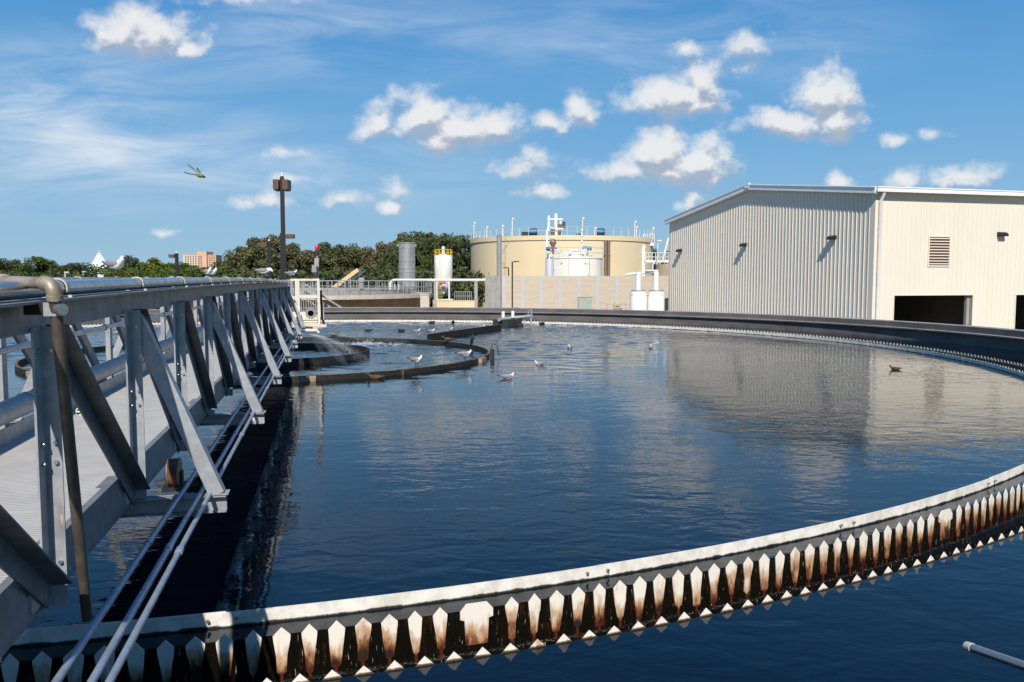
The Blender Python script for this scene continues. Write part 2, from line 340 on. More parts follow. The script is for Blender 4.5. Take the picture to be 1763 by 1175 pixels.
def deck_mat():
    m = bpy.data.materials.new('ribbed_deck'); m.use_nodes = True; t = m.node_tree; b = t.nodes['Principled BSDF']
    b.inputs['Roughness'].default_value = 0.6
    tcn = N(t, 'ShaderNodeTexCoord'); sp = N(t, 'ShaderNodeSeparateXYZ'); t.links.new(tcn.outputs['Object'], sp.inputs[0])
    n = N(t, 'ShaderNodeTexNoise'); n.inputs['Scale'].default_value = 5; n.inputs['Detail'].default_value = 7; t.links.new(tcn.outputs['Object'], n.inputs['Vector'])
    c = mixc(t, maprange(t, n.outputs['Fac'], .35, .65), (0.43, 0.41, 0.375, 1), (0.48, 0.455, 0.415, 1))
    t.links.new(c, b.inputs['Base Color'])
    s = M(t, 'SINE', M(t, 'MULTIPLY', sp.outputs[1], 2*PI/0.03))
    bn = N(t, 'ShaderNodeBump'); bn.inputs['Strength'].default_value = 0.5; bn.inputs['Distance'].default_value = 0.0022
    t.links.new(s, bn.inputs['Height']); t.links.new(bn.outputs[0], b.inputs['Normal'])
    return m
deck_m = deck_mat()

# ------------------------------------------------------------------ mesh helpers
class MB:
    def __init__(s): s.v = []; s.f = []; s.sm = []
    def add(s, vs, fs, smooth=False):
        o = len(s.v); s.v += [tuple(x) for x in vs]
        for f in fs: s.f.append(tuple(i+o for i in f)); s.sm.append(smooth)
        return s
    def box(s, c, d, m=None):
        x, y, z = d[0]/2, d[1]/2, d[2]/2
        vs = [Vector((i*x, j*y, k*z)) for i in (-1, 1) for j in (-1, 1) for k in (-1, 1)]
        if m is not None: vs = [m @ p for p in vs]
        vs = [p + Vector(c) for p in vs]
        return s.add(vs, [(0, 1, 3, 2), (4, 6, 7, 5), (0, 4, 5, 1), (2, 3, 7, 6), (0, 2, 6, 4), (1, 5, 7, 3)])
    def box2(s, a, b):
        return s.box([(a[i]+b[i])/2 for i in range(3)], [abs(b[i]-a[i]) for i in range(3)])
    def prism(s, poly, p0, ax, ay, az, length):
        # 2D polygon in (ax, ay) at p0 swept along az
        p0, ax, ay, az = map(Vector, (p0, ax, ay, az)); n = len(poly)
        vs = [p0 + ax*a + ay*b for a, b in poly] + [p0 + ax*a + ay*b + az*length for a, b in poly]
        fs = [tuple(range(n))[::-1], tuple(range(n, 2*n))] + [(i, (i+1) % n, n+(i+1) % n, n+i) for i in range(n)]
        return s.add(vs, fs)
    def bar(s, p0, p1, wd, ht, up=(0, 0, 1), off=(0, 0)):
        p0, p1 = Vector(p0), Vector(p1); d = p1-p0; L = d.length; d = d/L; up = Vector(up)
        if abs(d.dot(up)) > .97: up = Vector((0, 1, 0)) if abs(d.y) < .9 else Vector((1, 0, 0))
        x = d.cross(up).normalized(); y = x.cross(d).normalized()
        a, b = off
        return s.prism([(a-wd/2, b-ht/2), (a+wd/2, b-ht/2), (a+wd/2, b+ht/2), (a-wd/2, b+ht/2)], p0, x, y, d, L)
    def angle(s, p0, p1, wd, th, up=(0, 0, 1), flip=(1, 1)):
        p0, p1 = Vector(p0), Vector(p1); d = p1-p0; L = d.length; d = d/L; up = Vector(up)
        if abs(d.dot(up)) > .97: up = Vector((0, 1, 0))
        x = d.cross(up).normalized()*flip[0]; y = d.cross(up).normalized().cross(d).normalized()*flip[1]
        return s.prism([(0, 0), (wd, 0), (wd, th), (th, th), (th, wd), (0, wd)], p0-x*wd/2-y*wd/2, x, y, d, L)
    def ibeam(s, p0, p1, wd, ht, th, up=(0, 0, 1)):
        s.bar(p0, p1, th, ht-2*th, up); s.bar(p0, p1, wd, th, up, (0, ht/2-th/2)); s.bar(p0, p1, wd, th, up, (0, -ht/2+th/2)); return s
    def tube(s, pts, r, n=10, cap=True):
        pts = [Vector(p) for p in pts]; m = len(pts)
        rs = r if isinstance(r, (list, tuple)) else [r]*m
        vs = []; px = None
        for i, p in enumerate(pts):
            d = (pts[min(i+1, m-1)] - pts[max(i-1, 0)]).normalized()
            if px is None:
                a = Vector((0, 0, 1)) if abs(d.z) < .9 else Vector((1, 0, 0)); px = d.cross(a).normalized()
            px = (px - d*px.dot(d)).normalized(); py = d.cross(px)
            vs += [p + (px*math.cos(2*PI*k/n) + py*math.sin(2*PI*k/n))*rs[i] for k in range(n)]
        fs = [(i*n+k, i*n+(k+1) % n, (i+1)*n+(k+1) % n, (i+1)*n+k) for i in range(m-1) for k in range(n)]
        s.add(vs, fs, True)
        if cap:
            s.add(vs[:n], [tuple(range(n))[::-1]]); s.add(vs[-n:], [tuple(range(n))])
        return s
    def lathe(s, prof, n=32, c=(0, 0, 0), smooth=True, a0=0, a1=2*PI):
        full = abs(a1-a0-2*PI) < 1e-6; k = n if full else n+1
        for j in range(1, len(prof)-1):
            p, q, r_ = prof[j-1], prof[j], prof[j+1]
            d1 = Vector((q[0]-p[0], q[1]-p[1])); d2 = Vector((r_[0]-q[0], r_[1]-q[1]))
            if d1.length > 1e-6 and d2.length > 1e-6 and d1.angle(d2) > R(38):
                s.lathe(prof[:j+1], n, c, smooth, a0, a1); s.lathe(prof[j:], n, c, smooth, a0, a1); return s
        vs = []
        for (r, z) in prof:
            for i in range(k):
                a = a0 + (a1-a0)*i/n; vs.append((c[0]+r*math.cos(a), c[1]+r*math.sin(a), c[2]+z))
        fs = []
        for j in range(len(prof)-1):
            for i in range(n):
                i2 = (i+1) % k
                fs.append((j*k+i, j*k+i2, (j+1)*k+i2, (j+1)*k+i))
        s.add(vs, fs, smooth)
        return s
    def ring(s, r0, r1, z0, z1, n=128, c=(0, 0, 0), a0=0, a1=2*PI):     # rectangular section, hard edges
        for p in ([(r1, z0), (r1, z1)], [(r1, z1), (r0, z1)], [(r0, z1), (r0, z0)], [(r0, z0), (r1, z0)]):
            s.lathe(p, n, c, True, a0, a1)
        if abs(a1-a0-2*PI) > 1e-6:
            for a in (a0, a1):
                ca, sa = math.cos(a), math.sin(a)
                s.add([(c[0]+r*ca, c[1]+r*sa, c[2]+z) for r, z in ((r0, z0), (r1, z0), (r1, z1), (r0, z1))], [(0, 1, 2, 3)])
        return s
    def loft(s, secs, n=12, close=True):    # secs: (centre, half width vec, half height vec)
        vs = []
        for c, a, b in secs:
            c, a, b = Vector(c), Vector(a), Vector(b)
            vs += [c + a*math.cos(2*PI*k/n) + b*math.sin(2*PI*k/n) for k in range(n)]
        m = len(secs)
        fs = [(i*n+k, i*n+(k+1) % n, (i+1)*n+(k+1) % n, (i+1)*n+k) for i in range(m-1) for k in range(n)]
        if close: fs += [tuple(range(n))[::-1], tuple(range((m-1)*n, m*n))]
        return s.add(vs, fs, True)
    def ball(s, c, r, n=10, m=7, sc=(1, 1, 1)):
        secs = [(Vector(c)+Vector((0, 0, -r*math.cos(PI*j/m)*sc[2])), Vector((r*max(.02, math.sin(PI*j/m))*sc[0], 0, 0)), Vector((0, r*max(.02, math.sin(PI*j/m))*sc[1], 0))) for j in range(m+1)]
        return s.loft(secs, n)
    def build(s, name, m, parent=None, bevel=0.0):
        me = bpy.data.meshes.new(name); me.from_pydata(s.v, [], s.f); me.update()
        me.polygons.foreach_set('use_smooth', s.sm)
        bm = bmesh.new(); bm.from_mesh(me); bmesh.ops.recalc_face_normals(bm, faces=bm.faces); bm.to_mesh(me); bm.free()
        if m: me.materials.append(m)
        o = bpy.data.objects.new(name, me); col.objects.link(o)
        if parent: o.parent = parent
        if bevel:
            bv = o.modifiers.new('bevel', 'BEVEL'); bv.width = bevel; bv.segments = 2; bv.limit_method = 'ANGLE'
        return o
def tag(o, label=None, cat=None, group=None, kind=None):
    if label: o['label'] = label
    if cat: o['category'] = cat
    if group: o['group'] = group
    if kind: o['kind'] = kind
    return o
def thing(name, label, cat, loc=(0, 0, 0), rz=0, group=None):
    o = bpy.data.objects.new(name, None); col.objects.link(o); o.location = loc; o.rotation_euler = (0, 0, rz); o.empty_display_size = .3
    return tag(o, label, cat, group)
def dup(root, loc, rz=0, label=None, group=None, scale=None):
    r = root.copy(); col.objects.link(r); r.location = loc; r.rotation_euler = (0, 0, rz)
    if label: r['label'] = label
    if group: r['group'] = group
    if scale: r.scale = (scale,)*3
    for ch in list(root.children):
        c = ch.copy(); col.objects.link(c); c.parent = r
        for gc in ch.children:
            d = gc.copy(); col.objects.link(d); d.parent = c
    return r
def structure(o): o['kind'] = 'structure'; return o

# ------------------------------------------------------------------ ground, tank and water
GZ = -2.4                                   # plant ground level, below the raised tank
CX, CY = -7.21, 24.53                       # centre of the clarifier
C0 = (CX, CY, 0)
R_BAFF = 19.93; R_IN = 20.17; R_OUT = 20.86; R_WALL = 23.5; R_EXT = 23.85; RIM = 0.67
def ang(px, py, z=0.0):
    p = on_z(px, py, z); return math.atan2(p.y-CY, p.x-CX)
mb = MB(); n = 96
mb.lathe([(R_EXT-.05, GZ), (60, GZ), (150, GZ), (500, GZ), (3000, GZ)], n, C0)
structure(mb.build('ground', grass_m))
mb = MB(); mb.box2((-60, 40, GZ-.2), (80, 118, GZ+.012)); mb_ = mb.build('pavement', pave_m); structure(mb_)
from mathutils import noise as mnoise
def wave(x, y):                              # wind ripples, real relief, dying out towards the calm right and near water
    d = (y*.366 - 5.6 - x) + 2.2*mnoise.noise(Vector((x*.22, y*.22, 3.1)))
    k = .05+.95*max(0.0, min(1.0, (d+1.5)/4.0))*max(0.0, min(1.0, (y-18.0)/6.0))
    k *= .62+.75*mnoise.noise(Vector((x*.35, y*.35, 9.0)))
    return 1.15*k*(.040*mnoise.noise(Vector((x*1.5, y*2.0, 0)))+.016*mnoise.noise(Vector((x*3.2, y*4.0, 5.0))))
NA_, NR_ = 900, 160
wv_ = [(CX, CY, 0.0)]; wf_ = []
for i in range(NR_):
    r = (R_IN-.012)*((i+1)/NR_)
    for j in range(NA_):
        a = 2*PI*j/NA_; x, y = CX+r*math.cos(a), CY+r*math.sin(a)
        wv_.append((x, y, wave(x, y) if i < NR_-1 else 0.0))
for j in range(NA_): wf_.append((0, 1+j, 1+(j+1) % NA_))
for i in range(NR_-1):
    o0, o1 = 1+i*NA_, 1+(i+1)*NA_
    for j in range(NA_): k = (j+1) % NA_; wf_.append((o0+j, o1+j, o1+k, o0+k))
me_ = bpy.data.meshes.new('water'); me_.from_pydata(wv_, [], wf_); me_.update(); me_.polygons.foreach_set('use_smooth', [True]*len(wf_)); me_.materials.append(water_m)
wo_ = bpy.data.objects.new('water', me_); col.objects.link(wo_); structure(wo_)
mb = MB(); mb.lathe([(R_OUT+.008, 0), (R_WALL+.02, 0)], 160, C0); structure(mb.build('water', water_m))
mb = MB(); mb.lathe([(R_IN+.03, -.42), (R_OUT-.03, -.42)], 160, C0); structure(mb.build('water', trough_water_m))

tw = thing('tank_wall', 'dark round concrete wall enclosing the blue settling tank', 'tank wall', (CX, CY, GZ))
H = -GZ
m1 = MB()
m1.lathe([(R_WALL, H-.5), (R_WALL, H+.36), (R_WALL-.04, H+.375), (R_WALL-.12, H+.385)], 220)      # inner face up to the undercut
m1.lathe([(R_WALL-.12, H+.385), (R_WALL-.12, H+.43)], 220)
m1.lathe([(R_WALL, H+.445), (R_WALL, H+RIM-.02)], 220)
m1.lathe([(R_EXT, H+RIM-.02), (R_EXT, -.1)], 220)
m1.build('wall_face', wet_rim, tw)
m1 = MB(); m1.lathe([(R_WALL-.12, H+.43), (R_WALL, H+.445)], 220); m1.build('ledge', rim_top, tw)
m1 = MB(); m1.lathe([(R_WALL, H+RIM-.02), (R_WALL+.012, H+RIM), (R_EXT-.012, H+RIM), (R_EXT, H+RIM-.02)], 220); m1.build('coping', rim_top, tw)

# scum baffle: bolted boards standing in the water
bf = thing('scum_baffle', 'white board ring standing in the water inside the notched weirs', 'baffle', (CX, CY, 0))
NB = 46; aj = ang(1030, 985, .06)
for i in range(NB):
    a0 = aj + 2*PI*i/NB; a1 = a0 + 2*PI/NB
    o = MB(); dr = 0.006*(i % 2)
    o.ring(R_BAFF+dr, R_BAFF+.012+dr, -.3, .10 + .003*(i % 3), 10, (0, 0, 0), a0, a1+.0012)
    bd = o.build('board', baffle_m, bf)
    bd.data.materials.append(dirty_shaded_m)                   # scum side, facing the tank centre: dirt, with its shade coloured in
    for pg in bd.data.polygons:
        if pg.normal.x*pg.center.x + pg.normal.y*pg.center.y < -.5*pg.center.xy.length: pg.material_index = 1
    for da in (-.0045, .0045):
        bo = MB(); a = a0+da; rr = R_BAFF+.02
        bo.tube([((rr)*math.cos(a), rr*math.sin(a), .060), ((rr+.022)*math.cos(a), (rr+.022)*math.sin(a), .060)], .011, 6)
        bo.build('bolt', bolt_m, bd)

# inboard launder: two notched weirs with the wet trough between them
la = thing('overflow_launder', 'rust stained overflow trough between two rows of white notched weir teeth', 'weir trough', (CX, CY, 0))
NT = 725; asp = ang(826, 1050, 0.03) - PI/725
SPLICE = 29
def lift(a): return .0 + .045*max(0.0, min(1.0, (math.sin(a)+.55)/.8))   # the far side of the weirs sits a little proud
mt = MB(); ms = MB()
def arcpt(r, a, z): return (r*math.cos(a), r*math.sin(a), z)
def plate(mbx, a, r, outline, th=.007):
    # outline in (tangential metres, z), extruded radially outwards
    dz = lift(a)
    vs = [arcpt(r, a + x/r, z+dz) for x, z in outline] + [arcpt(r+th, a + x/r, z+dz) for x, z in outline]; n = len(outline)
    mbx.add(vs, [tuple(range(n)), tuple(range(n, 2*n))[::-1]] + [(i, (i+1) % n, n+(i+1) % n, n+i) for i in range(n)])
tr = random.Random(3)
step = 2*PI/NT
sp_list = []
def weir_section(i0, i1):
    m_ = MB(); prev = None
    for i in range(i0, i1):
        a = asp + i*step
        hw = .054 + tr.uniform(-.006, .005); low = -.240 + tr.uniform(-.025, .02); lw = .027 + tr.uniform(-.008, .008); sk = tr.uniform(-.008, .008)
        tip = .056 + tr.uniform(-.003, .003); md = low*.55; mw = hw*.70 + tr.uniform(-.008, .006); tw_ = .010
        base = len(m_.v)
        plate(m_, a, R_IN, [(0, tip), (hw, 0.0), (hw-.003, -.035), (mw+sk*.5, md), (lw+sk, low), (tw_+sk, low-.012), (tw_+sk, -.34), (tw_+sk, -.37), (-tw_+sk, -.37), (-tw_+sk, -.34), (-tw_+sk, low-.012), (-lw+sk, low), (-mw+sk*.5, md), (-hw+.003, -.035), (-hw, 0.0)])
        if prev is not None: m_.f.append((prev+6, base+9, base+8, prev+7)); m_.sm.append(False)   # teeth joined along the buried foot of the plate
        prev = base
    m_.build('weir_plate', weir_m, la)
for j in range(NT//SPLICE):
    sp_list.append(asp + (j*SPLICE+.5)*step); weir_section(j*SPLICE+2, (j+1)*SPLICE)
for a in sp_list:
    mq = MB()
    plate(mq, a, R_IN, [(-.075, .052), (.075, .052), (.120, .0), (.120, -.055), (.088, -.065), (.080, -.245), (-.080, -.245), (-.088, -.065), (-.120, -.055), (-.120, .0)], .010)
    mq.build('splice_plate', weir_m, la)
mo = MB()
NO = NT
so_ = 2*PI/NO
for i in range(NO):
    a = asp + (i+.5)*so_; hw = .062; tip = .055 + tr.uniform(-.004, .004)
    plate(mo, a, R_OUT, [(0, tip), (hw, -.004), (hw, -.02), (-hw, -.02), (-hw, -.004)], .007)
mo.ring(R_OUT, R_OUT+.007, -.35, -.02, 220)
mo.build('outer_weir_plate', weir_edge_m, la)
mw_ = MB(); mw_.ring(R_IN-.03, R_IN-.002, -.9, -.006, 240); mw_.lathe([(R_IN-.002, -.30), (R_IN+.022, -.31), (R_IN+.022, -.60)], 240)
mw_.ring(R_OUT+.007, R_OUT+.045, -.9, -.03, 240); mw_.lathe([(R_IN, -.62), (R_OUT, -.62)], 240)
mw_.build('trough', slime_m, la)

# pipe poking in over the near wall
o = thing('overflow_pipe', 'bare steel pipe end poking over the water in the lower right corner', 'pipe', (2.19, 3.1, .55))
p0 = on_z(1668, 1114, .5); p1 = Vector((2.30, 3.15, .68)) 
dd = (p0-p1)
b = MB(); b.tube([Vector((2.40, 2.55, .80))-o.location, p0-o.location], .021, 16, False); b.lathe([(.0, 0)], 3) if 0 else None
b.build('tube', galv_bright, o)
b = MB(); e = p0-o.location; dn = (p0-Vector((2.40, 2.55, .80))).normalized()
b.tube([e-dn*.03, e+dn*.012], .0235, 16); b.build('end_collar', strap_m, o)

# ------------------------------------------------------------------ access bridge
AZ = R(12.56)                               # heading of the bridge, left of the view axis
U = Vector((-math.sin(AZ), math.cos(AZ), 0)); NR = Vector((math.cos(AZ), math.sin(AZ), 0))
T0 = 1.9; LC = 1.70
br = thing('access_bridge', 'long grey galvanised truss footbridge reaching over the water to the tank centre', 'footbridge', U*T0 - NR*LC, AZ)
def camber(t): return 0.045*max(0.0, 1-((t-11.0)/9.5)**2) if t < 20.5 else 0.0
def B(l, t, z, cb=True): return Vector((LC-l, t-T0, z + (camber(t) if cb else 0)))
def toworld(v): return br.matrix_basis @ v if False else (U*T0 - NR*LC + NR*v.x + U*v.y + Vector((0, 0, v.z)))
DZ = 1.2
posts = [2.1 + 1.5*k for k in range(16)]    # 2.1 ... 24.6
tend = posts[-1]
def long_pts(l, z, a, b, n=24): return [B(l, a+(b-a)*i/n, z) for i in range(n+1)]
b = MB()                                     # deck with its planks
pts = 30
for i in range(pts):
    t0 = T0 + (tend-T0)*i/pts; t1 = T0 + (tend-T0)*(i+1)/pts - .006
    p, q = B(LC, t0, DZ), B(LC, t1, DZ)
    b.bar(p-Vector((0, 0, .02)), q-Vector((0, 0, .02)), 1.08, .04)
b.build('deck', deck_m, br)
for l, side in ((1.13, 1), (2.27, -1)):
    b = MB()
    L = long_pts(l, 0, T0, tend)
    for i in range(len(L)-1):               # stringer channel
        up = Vector((0, 0, 1))
        b.bar(L[i]+up*1.09, L[i+1]+up*1.09, .012, .22); 
        for z in (1.195, .985): b.bar(L[i]+up*z+Vector((-side*.03, 0, 0)), L[i+1]+up*z+Vector((-side*.03, 0, 0)), .06, .01)
    b.build('stringer', galv_shade, br)
    b = MB()                                 # top chord with its flange
    for i in range(len(L)-1):
        up = Vector((0, 0, 1))
        b.bar(L[i]+up*2.135, L[i+1]+up*2.135, .012, .118)
        b.bar(L[i]+up*2.198+Vector((side*.018, 0, 0)), L[i+1]+up*2.198+Vector((side*.018, 0, 0)), .135, .010)
        b.bar(L[i]+up*2.080+Vector((-side*.03, 0, 0)), L[i+1]+up*2.080+Vector((-side*.03, 0, 0)), .06, .010)
    b.build('top_chord', galv_shade, br)
    b = MB(); b.tube(long_pts(l, 2.243, T0-.2, tend, 40), .034, 16); b.build('top_pipe', galv_bright, br)
    if True:
        for k, t in enumerate(posts):
            x = side*.0
            o = MB()                         # post: channel open towards the walkway
            p, q = B(l, t, 1.0), B(l, t, 2.075)
            o.bar(p, q, .1, .008, (1, 0, 0))  if 0 else None
            xa = p.x+side*.007
            n_ = 6                               # one L-shaped section: a leg on the stringer face, a leg standing outwards
            sec = [(0, -.095), (side*.009, -.095), (side*.009, -.009), (side*.068, -.009), (side*.068, 0), (0, 0)]
            o.prism(sec, (xa, p.y, p.z-.04), (1, 0, 0), (0, 1, 0), (0, 0, 1), q.z-p.z+.06)
            po = o.build('post', galv, br)
            if side > 0 and t < 8:
                for z in (1.05, 1.14, 1.55, 1.63, 2.0):
                    o = MB(); o.tube([(p.x+.015, p.y-.055, p.z-1+z), (p.x+.028, p.y-.055, p.z-1+z)], .009, 6); o.build('bolt', bolt_m, po)
                    o = MB(); o.tube([(p.x+.055, p.y-.008, p.z-1+z), (p.x+.055, p.y-.022, p.z-1+z)], .009, 6); o.build('bolt', bolt_m, po)
            # strap round the top pipe
            o = MB(); c = B(l, t+.28, 2.243)
            for j in range(14):
                a0 = -.15*PI+1.3*PI*j/14; a1 = -.15*PI+1.3*PI*(j+1)/14
                o.bar((c.x+.040*math.cos(a0), c.y, c.z+.040*math.sin(a0)), (c.x+.040*math.cos(a1), c.y, c.z+.040*math.sin(a1)), .006, .03, (0, 1, 0))
            o.box((c.x+.048, c.y, c.z-.036), (.02, .03, .012)); o.box((c.x-.048, c.y, c.z-.036), (.02, .03, .012))
            o.build('strap', strap_m, br)
            if k < len(posts)-1:             # diagonal down to the foot of the next post
                o = MB(); d0 = B(l, t+.02, 2.06)+Vector((side*.018, 0, 0)); d1 = B(l, posts[k+1]-.06, 1.02)+Vector((side*.018, 0, 0))
                dv = (d1-d0); Ld = dv.length; dv /= Ld; up_ = Vector((1, 0, 0)).cross(dv); up_ = up_ if up_.y > 0 else -up_
                o.prism([(0, -.05), (side*.009, -.05), (side*.009, .041), (side*.085, .041), (side*.085, .05), (0, .05)], d0, (1, 0, 0), up_, dv, Ld)
                o.build('diagonal', diag_shade if side > 0 else galv, br)
                o = MB(); g_ = B(l, posts[k+1]-.12, 1.09)
                o.box((g_.x+side*.01, g_.y, g_.z), (.01, .22, .16)); o.build('gusset_plate', galv, br)
# outriggers with their braces, every second post
b0 = 5.1
k = 0
while b0 + 3.0*k < 24:
    t = b0 + 3.0*k
    o = MB()
    x0, x1 = B(2.27+.52, t, 0).x, B(1.13-.52, t, 0).x
    zc = .945 + camber(t)
    y = t-T0
    o.box2((x0, y-.004, zc-.05), (x1, y+.004, zc+.05))
    for z in (-.046, .046): o.box2((x0, y-.045, zc+z-.004), (x1, y+.045, zc+z+.004))
    o.build('outrigger', galv, br)
    for l, side in ((1.13, 1), (2.27, -1)):
        o = MB(); p = B(l, t, 2.06)+Vector((side*.03, .06, 0)); q = B(l-side*.47, t, 1.0)+Vector((0, .0, 0))
        o.angle(p, q, .085, .010, (0, -1, 0), (side, -1)); 
        o.box((q.x+side*.0, q.y, q.z+.004), (.13, .1, .008))
        o.build('brace', galv, br)
    k += 1
# inside left: mid rail, kick plate and the water main on the deck
b = MB(); b.tube(long_pts(2.17, 1.78, T0, tend), .024, 12)
for t in posts: b.tube([B(2.17, t+.74, 1.78), B(2.17, t+.80, 1.78)], .031, 12)
b.build('mid_rail', galv_bright, br)
b = MB(); b.tube(long_pts(2.10, DZ+.19, T0, tend), .074, 16)
for t in posts[1::2]: b.tube([B(2.10, t+.1, DZ+.19), B(2.10, t+.22, DZ+.19)], .083, 16)
b.build('water_main', pvc_grey, br)
b = MB()
for i in range(24):
    p, q = B(2.05, T0+(tend-T0)*i/24, DZ+.055), B(2.05, T0+(tend-T0)*(i+1)/24, DZ+.055)
    b.bar(p, q, .008, .11)
b.build('kick_plate', galv, br)
b = MB()
for t in posts[1:]:
    c = B(2.10, t-.2, DZ+.19)
    for j in range(12):
        a0 = PI*j/12; a1 = PI*(j+1)/12
        b.bar((c.x+.079*math.cos(a0), c.y, c.z+.079*math.sin(a0)), (c.x+.079*math.cos(a1), c.y, c.z+.079*math.sin(a1)), .005, .03, (0, 1, 0))
b.build('main_strap', strap_m, br)
# conduits on the outriggers, right side
for l in (.70, .755, .865):
    b = MB(); b.tube(long_pts(l, 1.008, T0, tend-.2), .0145 if l > .7 else .0135, 10)
    for j in range(8): b.tube([B(l, 3.3+2.9*j+l, 1.008), B(l, 3.36+2.9*j+l, 1.008)], .0185, 10)
    b.build('conduit', conduit_m, br)
# rusty pulley block beside the first outrigger
pl = thing('pulley', 'small rusty pulley wheel sitting on the near bridge outrigger beside the conduits', 'pulley', toworld(B(.93, 5.27, 1.0)), AZ)
b = MB(); b.tube([(-.03, 0, .10), (.03, 0, .10)], .085, 20); b.build('wheel', rust, pl)
b = MB(); b.tube([(-.033, 0, .10), (-.028, 0, .10)], .089, 20); b.tube([(.028, 0, .10), (.033, 0, .10)], .089, 20); b.build('rim', mat('pulley_rim', (.34, .25, .15), .6, .3, var=.3), pl)
b = MB(); b.box((0, 0, .012), (.12, .16, .024)); b.box((.045, 0, .06), (.012, .05, .10)); b.box((-.045, 0, .06), (.012, .05, .10)); b.build('bracket', black, pl)
rp_ = thing('rope_knot', 'small white rope knot lying on the bridge deck beside the grey water main', 'rope', on_z(139, 716, DZ+camber(5)+.002), AZ)
b = MB()
for j_ in range(3): b.tube([(.03*math.cos(a_*PI/6), .03*math.sin(a_*PI/6)*math.cos(j_), .035+.03*math.sin(a_*PI/6)*math.sin(j_)) for a_ in range(13)], .007, 6)
b.build('knot', white_p, rp_); b = MB(); b.tube([(.03, 0, .02), (.09, -.03, .008), (.14, .02, .006), (.2, -.01, .006)], .006, 6); b.build('tail', white_p, rp_)
b = MB(); b.ball((-.01, -.01, .03), .022, 8, 5); b.build('core', black, rp_)
# elbow pipe that comes over the top rail and runs down to the conduits
ep = thing('elbow_pipe', 'weathered pipe with a welded elbow turning down beside the nearest bridge post', 'pipe', (0, 0, 0))
top = at(92, 489, 3.02); elb = at(84, 486, 3.02); far_l = at(-60, 481, 3.35); bot = at(150, 1066, 3.42)
rad = .0225
arc = []
A = Vector(top); 
dirL = (far_l-A).normalized(); dirD = (bot-A).normalized(); rr_ = .046
ctr = A + dirL*rr_ + dirD*rr_
for j in range(9):
    a = PI/2*j/8
    arc.append(ctr - dirD*rr_*math.cos(a) - dirL*rr_*math.sin(a))
b = MB(); b.tube([far_l, arc[0]], rad, 14); b.build('upper_run', rusty_pipe, ep)
b = MB(); b.tube([arc[0]+dirL*.012]+arc+[arc[-1]+dirD*.012], rad*1.14, 18); b.tube([arc[0]+dirL*.014, arc[0]-dirL*.002], rad*1.26, 18); b.tube([arc[-1]+dirD*.014, arc[-1]-dirD*.004], rad*1.26, 18); b.build('elbow', rusty_pipe, ep)
b = MB(); b.tube([arc[-1], bot], rad*.98, 14); b.build('down_run', mat('shaded_pipe', (.13, .105, .085), .55, .25, c2=(.07, .055, .045), scale=9), ep)  # same pipe, darkened in colour to stand in for shade lower down
b = MB(); b.tube([far_l*.52+arc[0]*.48, far_l*.49+arc[0]*.51], rad*1.25, 16); b.build('coupling', strap_m, ep)
b = MB(); c = arc[-1]+dirD*.05; b.box(c+Vector((-.075, .02, .0)), (.085, .05, .045)); b.build('clamp', black, ep); b = MB(); b.box(c+Vector((-.01, .0, -.002)), (.055, .035, .05)); b.build('clamp_plate', galv, ep)
b = MB(); b.tube([c+Vector((.02, -.02, -.002)), c+Vector((.045, -.035, -.002))], .022, 12); b.build('clamp_disc', galv_bright, ep)

# ------------------------------------------------------------------ rings of boards round the hub
RS = 6.5
ring = thing('stilling_baffle', 'wide dark board ring standing in the water around the tank centre', 'baffle', C0)
b = MB(); b.ring(RS, RS+.05, -.3, .118, 110); b.build('board_wall', wood_wet, ring)
b = MB(); b.ring(RS-.01, RS+.055, .118, .128, 110); b.build('top_edge', board_top, ring)
def place_on_ring(px, front=True):
    d = ray(px, 600); ux, uy = d.x, d.y; L = math.hypot(ux, uy); ux /= L; uy /= L
    p = ux*CX + uy*CY; q = CX*CX+CY*CY-RS*RS; D = math.sqrt(max(0, p*p-q)); s = p-D if front else p+D
    return Vector((ux*s, uy*s, .130))
for px, w_, fr in ((527, .36, True), (825, .46, True), (60, .4, True)):
    p = place_on_ring(px, fr)-Vector(C0); a = math.atan2(p.y, p.x)
    b = MB(); b.box((p.x*1.015, p.y*1.015, .03), (.10, w_, .18), Matrix.Rotation(a, 3, 'Z')); b.build('stained_block', rust_block, ring)
for px in (690, 720, 640, 560):
    p = place_on_ring(px)-Vector(C0); a = math.atan2(p.y, p.x)
    b = MB(); b.box((p.x*1.012, p.y*1.012, .0), (.05, .035, .24), Matrix.Rotation(a, 3, 'Z')); b.build('bracket', board_top if px == 690 else wood_wet, ring)
p = place_on_ring(836)-Vector(C0); a = math.atan2(p.y, p.x)
b = MB(); b.box((p.x*1.03, p.y*1.03, .08), (.10, .14, .42), Matrix.Rotation(a, 3, 'Z')); b.tube([(p.x*1.02, p.y*1.02+.5, .2), (p.x*1.03, p.y*1.02+.45, .42), (p.x*1.05, p.y*1.02+.2, .38), (p.x*1.06, p.y*1.0+.0, .1)], .012, 6)
b.build('end_post', wood_wet, ring)
inner = thing('feed_well', 'small dark ring of boards beneath the bridge end where water sprays out', 'baffle', C0)
b = MB(); b.ring(2.87, 2.92, -.3, .17, 64); b.build('board_wall', wood_wet, inner)
b = MB(); b.ring(2.86, 2.93, .17, .178, 64); b.build('top_edge', wood_wet, inner)
b = MB(); b.tube([(0, 0, -1), (0, 0, 1.15)], .55, 24); b.build('centre_column', wood_wet, inner)

